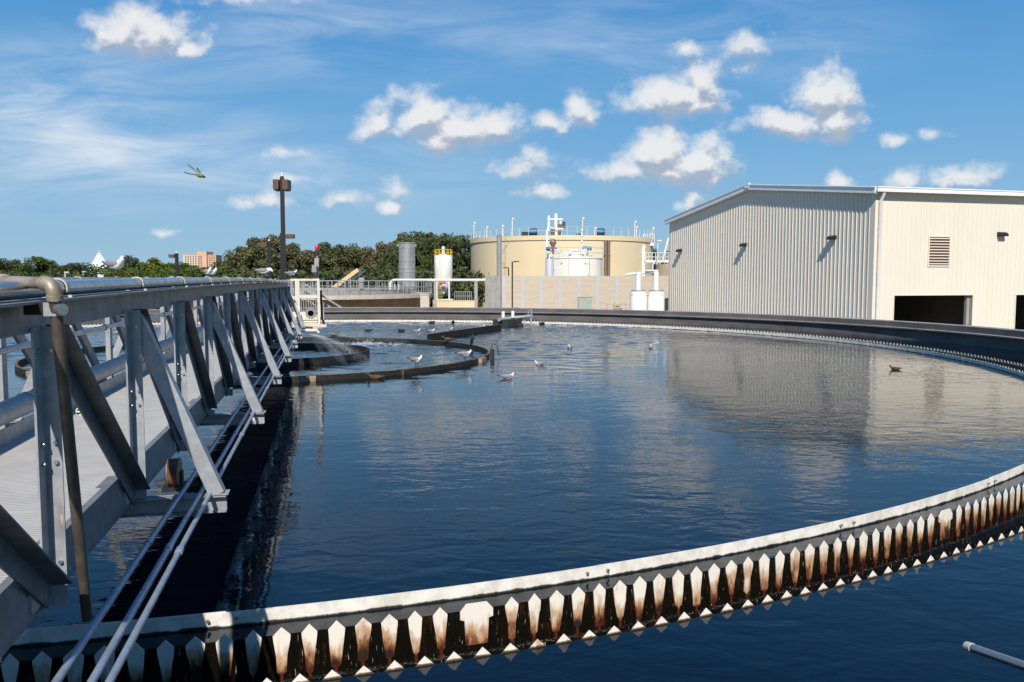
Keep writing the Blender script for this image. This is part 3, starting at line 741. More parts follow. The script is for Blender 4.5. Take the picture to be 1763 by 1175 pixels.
# radial skimmer board and scum box at its end
sk = thing('skimmer_arm', 'long dark skimmer board lying across the water towards the scum box', 'skimmer', (0, 0, 0))
pa, pb_ = on_z(736, 583, .08), on_z(862, 564.5, .08)
b = MB(); b.bar(pa, pb_, .05, .30); b.build('blade', wood_wet, sk)
b = MB(); b.bar(pa+Vector((0, 0, .155)), pb_+Vector((0, 0, .155)), .08, .012); b.build('top_edge', board_top, sk)
bxp = on_z(861, 562, 0); bxe = on_z(886, 560, 0)
sb = thing('scum_box', 'dark metal scum box with pale pipes on top near the far wall', 'scum box', bxp)
vx = (bxe-bxp); vx.z = 0
b = MB(); b.bar(Vector((0, .1, .12)), vx+Vector((0, .1, .12)), .9, .40); b.build('box', mat('slimy_metal', (.05, .055, .05), .6, .2, var=.4), sb)
pe = at(916, 544.5, 41.0)-bxp
b = MB(); b.tube([Vector((-.05, -.2, .33)), vx+Vector((0, .2, .36)), pe], .09, 12); b.build('scum_pipe', galv, sb)
for f in (.12, .5):
    q = vx*f*1.4+Vector((.25*f, .05, .38)); b = MB(); b.tube([q, q+Vector((0, 0, .34))], .085, 12); b.build('stub_pipe', white_p, sb)
b = MB()
for f in (.78, .97):
    q = vx*(1-f)+pe*f; b.bar(q, q+Vector((0, 0, .34)), .04, .04)
q0 = vx*.22+pe*.78+Vector((0, 0, .34)); q1 = vx*.03+pe*.97+Vector((0, 0, .34)); b.bar(q0, q1, .04, .04); b.build('hand_rail', galv, sb)
for f in (.55, .95):
    q = vx*(1-f)+pe*f; b = MB(); b.bar(q, q-Vector((0, 0, .5)), .07, .07); b.build('support', galv, sb)

# ------------------------------------------------------------------ hub platform at the bridge end
HY = 24.9
def hp(px, py, y=HY): return at(px, py, y)
HO = at(525, 548, HY)
hub = thing('hub_platform', 'cream railed drive platform at the far end of the footbridge', 'platform', HO, AZ)
def hw(px, py, yo=0.0):        # place on the upright plane square to the bridge, yo metres behind the platform front
    d = ray(px, py); E = Vector((0, 0, EYE)); q = HO + U*yo; t = (q-E).dot(U)/d.dot(U); return E + d*t
def hl(px, py, yo=0.0):
    v = hw(px, py, yo)-HO; return Vector((v.dot(NR), yo, v.z))
zt = hl(525, 482).z; zm = hl(525, 512).z; DP = 1.7
xl, xr = hl(484, 540).x, hl(549, 540).x; xm = hl(511, 540).x; xbox = hl(503, 540).x
b = MB(); b.box2((xl, 0, -.05), (xr+.02, DP, .0)); b.build('floor_plate', cream, hub)
b = MB(); z0_, z1_ = hl(525, 571).z, hl(525, 547).z
b.box2((xbox, -.06, z0_+.10), (hl(546, 540).x, DP-.2, z1_-.07)); b.box2((xbox-.02, -.09, z1_-.07), (hl(546.5, 540).x, DP-.2, z1_+.02)); b.box2((xbox+.02, -.08, (z0_+z1_)/2+.06), (hl(546.5, 540).x, -.05, (z0_+z1_)/2+.09)); b.build('drive_housing', cream, hub)
b = MB(); b.box2((xbox-.1, .05, z1_+.02), (hl(529, 540).x, .5, z1_+.16)); b.build('gear_cover', cream, hub)
b = MB(); b.bar((xbox+.1, -.13, hl(525, 558.5).z), (hl(562, 561).x, -.13, hl(562, 561).z), .07, .08); b.bar((xbox+.6, -.12, hl(540, 563).z-.02), (hl(556, 563).x, -.12, hl(556, 563).z), .05, .06); b.build('base_beam', cream, hub)
b = MB(); b.tube([hl(508, 569.5)+Vector((0, -.15, 0)), hl(546, 568.5)+Vector((0, -.15, 0)), hl(549, 573)+Vector((0, -.15, 0))], .045, 10); b.build('spray_header', cream, hub)
b = MB(); b.box2((hl(512, 540).x, -.10, hl(525, 568).z), (hl(534, 540).x, -.07, hl(525, 565.5).z)); b.build('junction_strip', pvc_grey, hub)
for x in (xm, xr):
    for y in (0, DP):
        b = MB(); b.bar((x, y, -.35 if x == xr else -.2), (x, y, zt), .075, .075); b.build('corner_post', cream, hub)
b = MB()
for z in (zt, zm):
    for y in (0, DP): b.bar((hl(500, 482).x if z == zt else xl+.1, y, z), (xr+.03, y, z), .06, .06)
    b.bar((xr, .03, z), (xr, DP-.03, z), .06, .06)
b.build('hand_rail', cream, hub)
for i in range(7):
    x = hl(494.5+2.5*i, 500, DP).x; b = MB(); b.bar((x, DP+.05, zm), (x, DP+.05, zt), .022, .022); b.build('baluster', galv, hub)
for i in range(7):
    x = hl(518+4.2*i, 500, DP).x; b = MB(); b.bar((x, DP+.05, -.1), (x, DP+.05, zt), .020, .020); b.build('baluster', galv, hub)
for (a0, a1) in (((552, 508), (588, 530)), ((526, 490), (552, 506)), ((525, 503), (570, 530)), ((528, 517), (548, 529)), ((516, 510), (523, 534))):
    b = MB(); p, q = hl(*a0, 2.2), hl(*a1, 2.2); b.bar(p, q, .055, .055); b.build('stay_bar', galv, hub)
b = MB(); p = hl(552.5, 500, .2); b.tube([p, hl(554, 545, .2), hl(558, 560, .2)], .032, 8); b.build('drop_pipe', bronze, hub)
b = MB(); b.tube([hl(555.5, 520, .3), hl(557.5, 558, .3)], .028, 8); b.build('drop_pipe', cream, hub)
fp = thing('flanged_pipe', 'open flanged grey pipe end pointing at the camera on the hub platform', 'pipe', hw(535, 540, -.1), AZ)
b = MB(); b.lathe([(.090, -.5), (.090, 0), (.155, 0), (.155, -.035), (.11, -.035), (.11, -.6)], 26)
b.v = [(x, -z, y) for (x, y, z) in b.v]; b.build('flange', louver_grey, fp)
b = MB()
for i in range(8):
    a = 2*PI*(i+.5)/8; b.tube([(.128*math.cos(a), -.0, .128*math.sin(a)), (.128*math.cos(a), -.02, .128*math.sin(a))], .012, 6)
b.v = [(x, y-.0, z) for x, y, z in b.v]; b.build('bolt', bolt_m, fp)
b = MB(); b.tube([(0, .35, 0), (0, .36, 0)], .1, 20); b.build('dark_bore', black, fp)
# beacon post with control boxes
be = thing('beacon_post', 'red warning beacon on a slim post with two grey control boxes', 'beacon', hp(547, 482, HY+.1))
q = be.location; top_b = hp(546, 437, HY+.1)-q
b = MB(); b.tube([(0, 0, -.5), (0, 0, top_b.z)], .026, 10); b.tube([hp(541, 472, HY+.1)-q, hp(546, 495, HY+.1)-q, hp(546, 520, HY+.1)-q], .014, 8); b.build('post', galv, be)
c = hp(545.5, 452.5, HY)-q; b = MB(); b.box((c.x, c.y, c.z), (.13, .11, .26)); b.build('control_box', pvc_grey, be, .008)
c = hp(541.5, 463, HY-.06)-q; b = MB(); b.box((c.x, c.y, c.z), (.14, .12, .22)); b.build('control_box', louver_grey, be, .008)
c = hp(545.5, 434.5, HY+.1)-q; b = MB(); b.lathe([(.001, -.08), (.075, -.08), (.075, -.02), (.06, .03), (.06, .06), (.001, .06)], 16, c); b.build('beacon_base', black, be)
b = MB(); b.lathe([(.058, .06), (.058, .16), (.04, .19), (.001, .195)], 16, c); b.build('beacon_lens', redlamp, be)

def shoebox_pole(label, base, ztop, r, heads, head, group=None, sensor=True, name='light_pole'):
    o = thing(name, label, 'light pole', base, 0, group)
    h = ztop-base[2]
    b = MB(); b.bar((0, 0, 0), (0, 0, h), r*2, r*2); b.build('pole', bronze, o)
    w_, d_, hh = head
    for s in heads:
        b = MB(); c = (s*(r+w_/2), 0, h-hh*.75)
        b.prism([(-w_/2, hh*.5), (w_/2, hh*.5), (w_/2, -hh*.28), (w_/2-.03*s*0-.02, -hh*.5), (-w_/2+.02, -hh*.5), (-w_/2, -hh*.28)], (c[0], c[1]-d_/2, c[2]), (1, 0, 0), (0, 0, 1), (0, 1, 0), d_)
        hd = b.build('lamp_head', brown_box, o, .006)
        b = MB(); b.box((c[0], c[1], c[2]-hh*.5-.006), (w_*.8, d_*.85, .012)); b.build('lens', black, hd)
    if sensor:
        b = MB(); b.lathe([(.001, 0), (r*.95, 0), (r*.95, .045), (.001, .045)], 12, (0, 0, h)); b.build('sensor_base', brown_box, o)
        b = MB(); b.lathe([(r*.9, .045), (r*.55, .075), (r*.75, .10), (r*.5, .135), (.001, .14)], 12, (0, 0, h)); b.build('photo_sensor', white_p, o)
    return o
pz = at(489, 306, HY+.4).z
shoebox_pole('tall dark lamp post with twin brown box heads at the end of the footbridge', (at(489, 480, HY+.4).x, HY+.4, .9), pz, .054, (-1, 1), (.17, .42, .31))
p = at(304, 437, 62); shoebox_pole('dark pole with one brown lamp head in front of the pink tower block', (p.x, 62, GZ), p.z, .10, (-1,), (.42, .5, .24))
p = at(463, 416, 55); shoebox_pole('thin dark pole against the big olive tree left of the tall lamp post', (p.x, 55, GZ), p.z, .085, (-1,), (.40, .5, .30))
p = at(484.5, 402, 58); shoebox_pole('dark pole mostly hidden behind the tall lamp post with its head showing right', (p.x, 58, GZ), p.z, .09, (1,), (.80, .5, .28))

# spray thrown from the hub into the feed well: droplets
def droplet_mat():
    m = bpy.data.materials.new('spray_water'); m.use_nodes = True; b = m.node_tree.nodes['Principled BSDF']
    b.inputs['Base Color'].default_value = (.85, .88, .9, 1); b.inputs['Roughness'].default_value = .3; b.inputs['Alpha'].default_value = .38
    return m
spray_m = droplet_mat()
b = MB(); r_ = random.Random(5)
def drop(p, s):
    a = [Vector((r_.uniform(-1, 1), r_.uniform(-1, 1), r_.uniform(-1, 1))).normalized()*s for _ in range(4)]
    b.add([p+x for x in a], [(0, 1, 2), (0, 2, 3), (0, 3, 1), (1, 3, 2)])
src = hw(533, 576, -.2)
for (tx, ty, n_, sp) in ((608, 612, 2600, .10), (640, 628, 2200, .14), (585, 612, 1700, .09), (640, 592, 1500, .10), (700, 588, 1800, .16), (560, 600, 700, .08)):
    dst = on_z(tx, ty, .03)
    for i in range(n_):
        t = r_.random()**.7
        p = src.lerp(dst, t) + Vector((0, 0, .55*t*(1-t)))
        p += Vector((r_.gauss(0, sp*t), r_.gauss(0, sp*t*1.5), r_.gauss(0, sp*t*.5)))
        if p.z > .01: drop(p, r_.uniform(.003, .008))
def mist_mat():
    m = bpy.data.materials.new('spray_mist'); m.use_nodes = True; t = m.node_tree; t.nodes.clear()
    v_ = N(t, 'ShaderNodeVolumePrincipled'); v_.inputs['Color'].default_value = (.95, .96, .98, 1); v_.inputs['Density'].default_value = 0.17
    o_ = N(t, 'ShaderNodeOutputMaterial'); t.links.new(v_.outputs[0], o_.inputs['Volume']); return m
mist_m = mist_mat()
for (tx, ty, w_) in ((612, 606, .30), (600, 632, .34), (560, 618, .28), (690, 590, .38)):
    dst = on_z(tx, ty, .12); mbs = MB(); pts = []; rs_ = []
    for i in range(13):
        t = i/12; pts.append(src.lerp(dst, t)+Vector((0, 0, .5*t*(1-t)))); rs_.append(.012+w_*t**1.1*(1-t**3)*.8)
    mbs.tube(pts, rs_, 14)
    mo_ = mbs.build('spray_mist', mist_m); tag(mo_, 'thin white mist of spray drifting over the water inside the board rings', 'mist', kind='stuff')
tag(b.build('water_spray', spray_m), 'white water spray falling inside the board rings beside the hub', 'spray', kind='stuff')
b = MB(); c0 = on_z(636, 594, .0)
for i in range(900):
    a = r_.uniform(0, 2*PI); q = abs(r_.gauss(0, .45)); drop(Vector((c0.x+q*math.cos(a)*1.6, c0.y+q*math.sin(a)*.8, .012+max(0, r_.gauss(.0, .05))*math.exp(-q*3)*2)), r_.uniform(.012, .03))
tag(b.build('foam', spray_m), 'small white splash of foam on the water inside the board ring', 'foam', kind='stuff')

# ------------------------------------------------------------------ birds
def bird(name, label, cat, kind='gull', pose='stand', loc=(0, 0, 0), rz=0, group=None, scale=1.0):
    o = thing(name, label, cat, loc, rz, group); o.scale = (scale,)*3
    bm_ = {'gull': feather_w, 'duck': duck_b, 'dark': duck_d}[kind]; wm = {'gull': feather_g, 'duck': duck_b, 'dark': duck_d}[kind]
    dz = 0 if pose == 'stand' or pose == 'preen' else -.115
    Y = Vector((0, 1, 0)); Z = Vector((0, 0, 1)); X = Vector((1, 0, 0))
    if kind == 'gull':
        secs = [((-.205, 0, .175), .012, .006), ((-.15, 0, .168), .030, .016), ((-.09, 0, .155), .045, .038), ((-.02, 0, .150), .058, .054), ((.05, 0, .155), .062, .060), ((.10, 0, .175), .052, .056)]
        if pose == 'preen': neck = [((.14, 0, .19), .040, .042), ((.175, 0, .185), .034, .036), ((.20, 0, .165), .024, .026), ((.215, 0, .15), .006, .008)]
        else: neck = [((.128, 0, .205), .040, .040), ((.140, 0, .230), .034, .034), ((.147, 0, .252), .030, .026), ((.152, 0, .268), .018, .012)]
    else:
        secs = [((-.23, 0, .20), .012, .008), ((-.17, 0, .18), .045, .025), ((-.08, 0, .155), .075, .055), ((.02, 0, .150), .085, .065), ((.10, 0, .16), .07, .06), ((.15, 0, .185), .045, .045)]
        neck = [((.170, 0, .215), .040, .042), ((.178, 0, .245), .037, .040), ((.188, 0, .272), .035, .032), ((.192, 0, .296), .018, .014)]
        if kind == 'dark' and pose == 'sleep': neck = [((.165, 0, .20), .030, .030), ((.16, 0, .22), .02, .012)]
    L = []
    for (c, a, h) in secs: L.append((Vector(c)+Z*dz, Y*a, Z*h))
    for i, (c, a, h) in enumerate(neck):
        dirv = Vector((.25, 0, 1)).normalized() if pose != 'preen' else Vector((1, 0, -.5)).normalized()
        nrm = Vector((-dirv.z, 0, dirv.x)); 
        L.append((Vector(c)+Z*dz, Y*a, (Z*1.0 if i == 0 else (-nrm if nrm.z < 0 else nrm)*1.0) *h if i == 0 else -X*0+(Vector((-1, 0, .3)).normalized() if pose != 'preen' else Z)*h))
    b = MB(); b.loft(L, 14)
    b.build('body', bm_, o)
    for s in (-1, 1):
        b = MB()
        w_ = [((.105, s*.045, .185+dz), .010, .020), ((.04, s*.060, .180+dz), .014, .042), ((-.05, s*.055, .178+dz), .014, .040), ((-.13, s*.038, .180+dz), .011, .024), ((-.19, s*.022, .188+dz), .006, .012)]
        k = 1.15 if kind != 'gull' else 1.0
        b.loft([(Vector((c[0]*k, c[1]*(1.22 if kind != 'gull' else 1), c[2])), Y*a, Z*h) for c, a, h in w_], 10); b.build('wing', wm, o)
        if kind == 'gull':
            b = MB(); b.loft([(Vector((-.17, s*.026, .186+dz)), Y*.007, Z*.013), (Vector((-.22, s*.012, .194+dz)), Y*.006, Z*.010), (Vector((-.275, s*.004, .203+dz)), Y*.002, Z*.003)], 8); b.build('wing_tip', feather_k, o)
    if pose != 'sleep':
        if pose == 'preen': h0 = Vector((.21, 0, .155+dz)); h1 = h0+Vector((.02, 0, -.035))
        elif kind == 'gull': h0 = Vector((.168, 0, .248+dz)); h1 = h0+Vector((.048, 0, -.008))
        else: h0 = Vector((.215, 0, .262+dz)); h1 = h0+Vector((.055, 0, -.012))
        b = MB(); b.loft([(h0, Y*.010, Z*.010), (h0.lerp(h1, .6), Y*.006 if kind == 'gull' else Y*.011, Z*.008), (h1, Y*.002 if kind == 'gull' else Y*.009, Z*.003)], 8); b.build('bill', bill_k if kind != 'duck' else bill_o, o)
        if pose != 'preen':
            b = MB()
            for s in (-1, 1): b.ball((h0.x-.012, s*.024, h0.z+.008), .0055, 6, 4)
            b.build('eye', eye_m, o)
        if kind == 'gull' and pose != 'preen':
            b = MB(); b.ball((.128, 0, .250+dz), .027, 10, 6, (.6, 1.05, .6)); b.build('grey_cap', feather_g, o)
    if pose in ('stand', 'preen'):
        for s in (-1, 1):
            b = MB(); b.tube([(.01, s*.025, .11), (.0, s*.025, .06), (.012, s*.025, .004)], .0065, 6)
            b.add([(-.008, s*.025, .006), (.045, s*.025+.02, .004), (.05, s*.025, .004), (.045, s*.025-.02, .004)], [(0, 1, 2, 3)][:1]); b.build('leg', bill_k, o)
    return o
def on_rail(l, t): v = B(l, t, 2.277); return toworld(v)
ring_p = place_on_ring(716); ring_q = place_on_ring(800)
bird('gull', 'large grey backed gull standing on the left bridge rail below the white tent', 'gull', loc=on_rail(2.27, 9.8), rz=R(-28), scale=.86)
bird('gull', 'left one of two gulls standing side by side on the bridge rail', 'gull', loc=on_rail(2.27, 16.9), rz=R(-40), scale=.85, group='two gulls side by side on the rail')
bird('gull', 'right one of two gulls standing side by side on the bridge rail', 'gull', loc=on_rail(2.27, 17.5), rz=R(-25), scale=.85, group='two gulls side by side on the rail')
bird('gull', 'gull with its head tucked down preening on the rail near the tall lamp post', 'gull', pose='preen', loc=on_rail(1.13, 15.6), rz=R(-8), scale=.85)
bird('gull', 'small gull perched on the hub platform railing beside the tall lamp post', 'gull', loc=hw(502, 482)+Vector((0, 0, .035)), rz=R(20))
bird('gull', 'white breasted gull standing on the front edge of the board ring', 'gull', loc=ring_p+Vector((0, .05, 0)), rz=R(-35), scale=1.15)
bird('gull', 'gull leaning forward on the board ring near its rusty right end', 'gull', loc=ring_q+Vector((0, .05, 0)), rz=R(-8), pose='stand', scale=1.1)
def floater(px, py, label, rz, kind='gull', pose='float', sc=1.0, name=None):
    p = on_z(px, py, 0)
    return bird(name or ('gull' if kind == 'gull' else 'duck'), label, 'gull' if kind == 'gull' else 'duck', kind, pose, p, R(rz), None, sc)
floater(874, 652, 'gull with raised tail swimming nearest to the camera in open water', 10, sc=.92)
floater(929, 629, 'young brownish gull swimming just right of the board ring', 200, sc=.85)
floater(981, 600, 'white gull swimming alone in the middle of the tank seen from the front', 250, sc=.95)
floater(1120, 600, 'white gull swimming at the edge of the building reflection', 265, sc=.9)
floater(717, 572, 'first of the far gulls swimming left of the skimmer board', 0, sc=1.0)
floater(742, 572, 'second far gull swimming just behind the first beyond the board ring', -15, sc=1.0)
floater(777, 569, 'far gull swimming upright close behind the skimmer board', -70, sc=1.0)
floater(829, 564.5, 'far gull swimming beside the scum box end of the skimmer board', 10, sc=1.0)
floater(141, 577, 'gull on the water seen through the near bridge posts on the left', -60, sc=.9)
floater(198, 575, 'gull on the water seen between bridge diagonals farther right', 20, sc=.9)
floater(647, 653, 'brown duck swimming along the front of the board ring', 172, 'duck', sc=.9)
floater(1542, 637, 'dark brown duck swimming alone in the pale building reflection', 150, 'duck', sc=.68)
floater(634, 571, 'brown duck resting on the water behind the spray', 200, 'dark', 'sleep', 1.0)
floater(691, 571, 'dark duck resting between the spray and the far gulls', 160, 'dark', 'sleep', 1.0)
floater(744, 556.5, 'leftmost dark duck against the far scum baffle', 0, 'dark', 'sleep', 1.0)
floater(780, 556, 'dark duck against the far scum baffle above the skimmer board', 90, 'dark', 'sleep', 1.0)
floater(896, 562, 'dark duck swimming beneath the scum box pipe', 10, 'dark', 'sleep', 1.0)
floater(933, 558.5, 'dark duck close to the far baffle right of the scum box', 40, 'dark', 'sleep', 1.0)
floater(575, 578, 'brown duck swimming by the hub platform behind the spray', 30, 'duck', 'float', .95)
pk = place_on_ring(772, False); bird('duck', 'reddish brown duck perched where the skimmer board meets the ring', 'duck', 'duck', 'float', pk+Vector((0, 0, .04)), R(200), None, .95)
# dark cormorant-like bird on the back of the ring
p = place_on_ring(813, False)
cb = thing('cormorant', 'upright black bird standing on the back edge of the board ring', 'bird', p, R(-60))
b = MB(); b.loft([(Vector((-.10, 0, -.02)), Vector((0, .02, 0)), Vector((.01, 0, .01))), (Vector((-.06, 0, .06)), Vector((0, .05, 0)), Vector((.04, 0, .02))), (Vector((-.01, 0, .17)), Vector((0, .065, 0)), Vector((.06, 0, .02))), (Vector((.02, 0, .27)), Vector((0, .045, 0)), Vector((.045, 0, .01))), (Vector((.03, 0, .34)), Vector((0, .02, 0)), Vector((.022, 0, 0))), (Vector((.04, 0, .42)), Vector((0, .018, 0)), Vector((.018, 0, 0))), (Vector((.06, 0, .46)), Vector((0, .018, 0)), Vector((.02, 0, -.01))), (Vector((.08, 0, .465)), Vector((0, .006, 0)), Vector((.004, 0, -.005)))], 12)
b.build('body', feather_k, cb); b = MB(); b.tube([(.07, 0, .46), (.13, 0, .465)], [.007, .003], 6); b.build('bill', bill_k, cb)
for s in (-1, 1):
    b = MB(); b.tube([(0, s*.03, .10), (.01, s*.03, .0)], .008, 6); b.build('leg', feather_k, cb)

# dragonfly
def wing_mat():
    m = bpy.data.materials.new('insect_wing'); m.use_nodes = True; b = m.node_tree.nodes['Principled BSDF']
    b.inputs['Base Color'].default_value = (.30, .32, .20, 1); b.inputs['Roughness'].default_value = .25; b.inputs['Alpha'].default_value = .45; return m
wing_m = wing_mat()
df = thing('dragonfly', 'green dragonfly hovering in the blue sky at upper left', 'dragonfly', at(345, 301, 2.7))
k = 2.7/FPX
def dpt(px, py, y=0.0): return Vector(((px-345)*k, y, (301-py)*k))
b = MB(); b.loft([(dpt(338.5, 301.5), Vector((0, .003, 0)), Vector((0, 0, .003))), (dpt(342, 302.5), Vector((0, .0055, 0)), Vector((.001, 0, .0058))), (dpt(346, 303), Vector((0, .006, 0)), Vector((.001, 0, .0062))), (dpt(349.5, 304), Vector((0, .004, 0)), Vector((.001, 0, .004)))], 12)
b.build('thorax', mat('thorax_green', (.22, .21, .03), .5, c2=(.06, .06, .02), scale=400, stain=.45), df)
b = MB(); b.ball(dpt(351.3, 304.8), .0042, 10, 7, (.9, 1.2, 1)); b.build('head', mat('insect_head', (.03, .04, .02), .3), df)
b = MB(); b.tube([dpt(339.5, 301.5), dpt(332, 300.6), dpt(325, 299.3), dpt(317, 297)], [.0020, .0014, .0018, .0012], 8); b.build('abdomen', mat('insect_abdomen', (.035, .055, .05), .4, var=.4, scale=300), df)
for (x0, y0, x1, y1, wd, yy_) in ((343.5, 299.5, 328.5, 285, 2.7, -.03), (345.5, 299, 341, 289, 3.0, .03), (343.5, 299.5, 331, 287, 2.4, .035), (345.5, 299.2, 343, 290.5, 2.4, -.02)):
    p, q = dpt(x0, y0), dpt(x1, y1, yy_); d = (q-p); nrm = Vector((d.z, 0, -d.x)).normalized()*wd*k
    b = MB(); vs = []; m_ = 9
    for i in range(m_):
        t = i/(m_-1); hw = (math.sin(PI*min(1, t*.92+.06))**.6)*(.35+.65*t)
        c = p+d*t; vs += [c+nrm*hw, c-nrm*hw]
    vs += [v+Vector((0, .0004, 0)) for v in vs]; o_ = 2*m_
    fs = [(2*i, 2*i+1, 2*i+3, 2*i+2) for i in range(m_-1)] + [(o_+2*i+2, o_+2*i+3, o_+2*i+1, o_+2*i) for i in range(m_-1)]
    b.add(vs, fs); b.build('wing', wing_m, df)

# ------------------------------------------------------------------ metal building
BR = R(15.0)
bl = thing('metal_building', 'cream ribbed metal warehouse with white roof trim and open loading bays', 'building', (19.2, 44.0, GZ), BR)
W_, D_, EV, RG = 34.0, 24.6, 6.98-GZ, 8.44-GZ
def eave_z(y): return EV + (RG-EV)*(1-abs(y-D_/2)/(D_/2))
# gable wall with its ribs
b = MB()
b.prism([(0, 0), (D_, 0), (D_, EV), (D_/2, RG), (0, EV)], (0, 0, 0), (0, 1, 0), (0, 0, 1), (1, 0, 0), .12)
y = .42
while y < D_-.1:
    z1 = min(eave_z(y-.03), eave_z(y+.03))-.02
    b.prism([(-.046, 0), (.046, 0), (.022, .032), (-.022, .032)], (0, y, 0), (0, 1, 0), (-1, 0, 0), (0, 0, 1), z1)
    for s_ in (.118, .235): b.prism([(-.015, 0), (.015, 0), (.008, .006), (-.008, .006)], (0, y+s_, 0), (0, 1, 0), (-1, 0, 0), (0, 0, 1), z1-.03)
    y += .35
b.build('gable_wall', panel, bl)
# eave wall with bays
DT = 1.42-GZ
bays = [(1.37, 6.5), (9.46, 14.6), (17.55, 22.7), (25.6, 30.7)]
b = MB(); b.box2((.12, 0, DT), (W_, .12, EV)); xs = [.12]+[x for bb in bays for x in bb]+[W_]
for i in range(0, len(xs), 2): b.box2((xs[i], 0, 0), (xs[i+1], .12, DT))
x = .5
while x < W_:
    inside = any(a-.04 < x < c+.04 for a, c in bays)
    if not (3.36 < x < 4.93):
        b.box2((x-.022, -.016, DT+.03 if inside else 0), (x+.022, 0, EV-.02))
    else: b.box2((x-.022, -.016, DT+.03), (x+.022, 0, 5.3)); b.box2((x-.022, -.016, 7.1), (x+.022, 0, EV-.02))
    x += .305
b.build('eave_wall', panel, bl)
b = MB(); b.box2((0, -.022, 0), (.42, -.003, EV-.02)); b.box2((-.012, -.022, 0), (-.002, .36, EV)); b.build('corner_trim', panel, bl)
b = MB()
for a, c in bays:
    b.box2((a-.06, -.03, 0), (a, .14, DT)); b.box2((c, -.03, 0), (c+.06, .14, DT)); b.box2((a-.06, -.03, DT), (c+.06, .14, DT+.06))
b.build('bay_trim', panel, bl)
for a, c in bays:
    b = MB(); b.box2((c-.22, .16, 0), (c-.02, .34, DT)); b.build('door_track', louver_grey, bl); b = MB(); b.box2((a+.02, .16, 0), (a+.14, .3, DT)); b.build('door_track', bronze, bl)
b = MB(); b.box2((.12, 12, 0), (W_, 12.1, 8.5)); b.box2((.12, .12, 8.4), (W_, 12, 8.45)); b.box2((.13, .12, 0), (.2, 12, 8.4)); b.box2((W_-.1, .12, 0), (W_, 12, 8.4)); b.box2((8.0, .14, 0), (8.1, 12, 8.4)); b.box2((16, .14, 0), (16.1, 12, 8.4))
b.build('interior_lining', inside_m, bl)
b = MB(); b.box2((1.9, 5.5, 0), (3.3, 5.7, 3.25)); b.build('interior_door', white_p, bl)
b = MB(); b.box2((W_-.12, .12, 0), (W_, D_, EV)); b.box2((0.12, D_-.12, 0), (W_-.12, D_, EV)); b.build('rear_wall', panel, bl)
# roof: two slopes, rake trim, gutter
b = MB(); oh = .32; sl_ = (RG-EV)/(D_/2); z0 = EV-oh*sl_+.03
prof = [(-oh, z0), (D_/2, RG+.03), (D_+oh, z0), (D_+oh, z0+.10), (D_/2, RG+.14), (-oh, z0+.10)]
b.prism(prof, (-.25, 0, 0), (0, 1, 0), (0, 0, 1), (1, 0, 0), W_+.5)
for i in range(56):
    x = .1+i*.61
    for s in (0, 1):
        p = Vector((x, -oh+.01 if s == 0 else D_+oh-.01, z0+.10)); q = Vector((x, D_/2, RG+.14)); b.bar(p, q, .03, .10)
b.build('roof', roof_m, bl)
b = MB()
for s in (0, 1):
    p = Vector((-.27, -oh if s == 0 else D_+oh, z0+.0)); q = Vector((-.27, D_/2, RG+.03))
    b.bar(p, q, .06, .36); b.bar(p+Vector((.10, 0, -.17)), q+Vector((.10, 0, -.17)), .12, .10); b.bar(p+Vector((-.03, 0, .13)), q+Vector((-.03, 0, .13)), .10, .035)
b.box((-.27, D_/2, RG+.10), (.16, .5, .30))
b.build('rake_trim', roof_m, bl)
b = MB(); b.box2((-.25, -oh-.16, z0-.10), (W_+.25, -oh, z0+.16)); b.box2((-.25, -oh-.19, z0+.11), (W_+.25, -oh-.16, z0+.17)); b.build('gutter', roof_m, bl)
b = MB(); b.tube([(.24, -.38, z0-.05), (.24, -.30, z0-.30), (.24, -.11, z0-.55), (.24, -.11, .1)], .085, 10); 
for z in (2.5, 5.0, 7.4): b.box((.24, -.05, z), (.2, .05, .03))
b.build('downspout', white_p, bl)
vt = MB(); vt.box2((3.42, -.05, 5.38), (4.87, .02, 5.45)); vt.box2((3.42, -.05, 6.98), (4.87, .02, 7.05)); vt.box2((3.42, -.05, 5.45), (3.49, .02, 6.98)); vt.box2((4.80, -.05, 5.45), (4.87, .02, 6.98))
vo = vt.build('louver_vent', panel, bl)
vt = MB()
for i in range(10):
    z = 5.51+i*.152; vt.prism([(0, 0), (.055, .045), (.055, .062), (0, .017)], (3.49, -.048, z), (0, 1, 0), (0, 0, 1), (1, 0, 0), 1.31)
vt.build('slat', panel, vo)
vt = MB(); vt.box2((3.49, .006-.016, 5.45), (4.80, -.004, 6.98)); vt.build('vent_backing', mat('vent_dark', (.10, .045, .03), .8), vo)
def wall_light(loc, rot):
    b = MB(); mm = Matrix.Rotation(rot, 3, 'Z')
    prof = [(0, .14), (.10, .15), (.25, .10), (.34, .0), (.34, -.06), (.30, -.09), (0, -.09)]
    b.prism(prof, Vector(loc)-mm @ Vector((.24, 0, 0)), mm @ Vector((0, -1, 0)), (0, 0, 1), mm @ Vector((1, 0, 0)), .48)
    o = b.build('wall_light', bronze, bl, .015); return o
for x in (8.2, 16.2, 24.2): wall_light((x, -.01, 4.76-GZ), 0)
for y, z in ((3.3, 4.63), (12.8, 4.6), (22.4, 4.54)): wall_light((-.058, y, z-GZ), -PI/2)

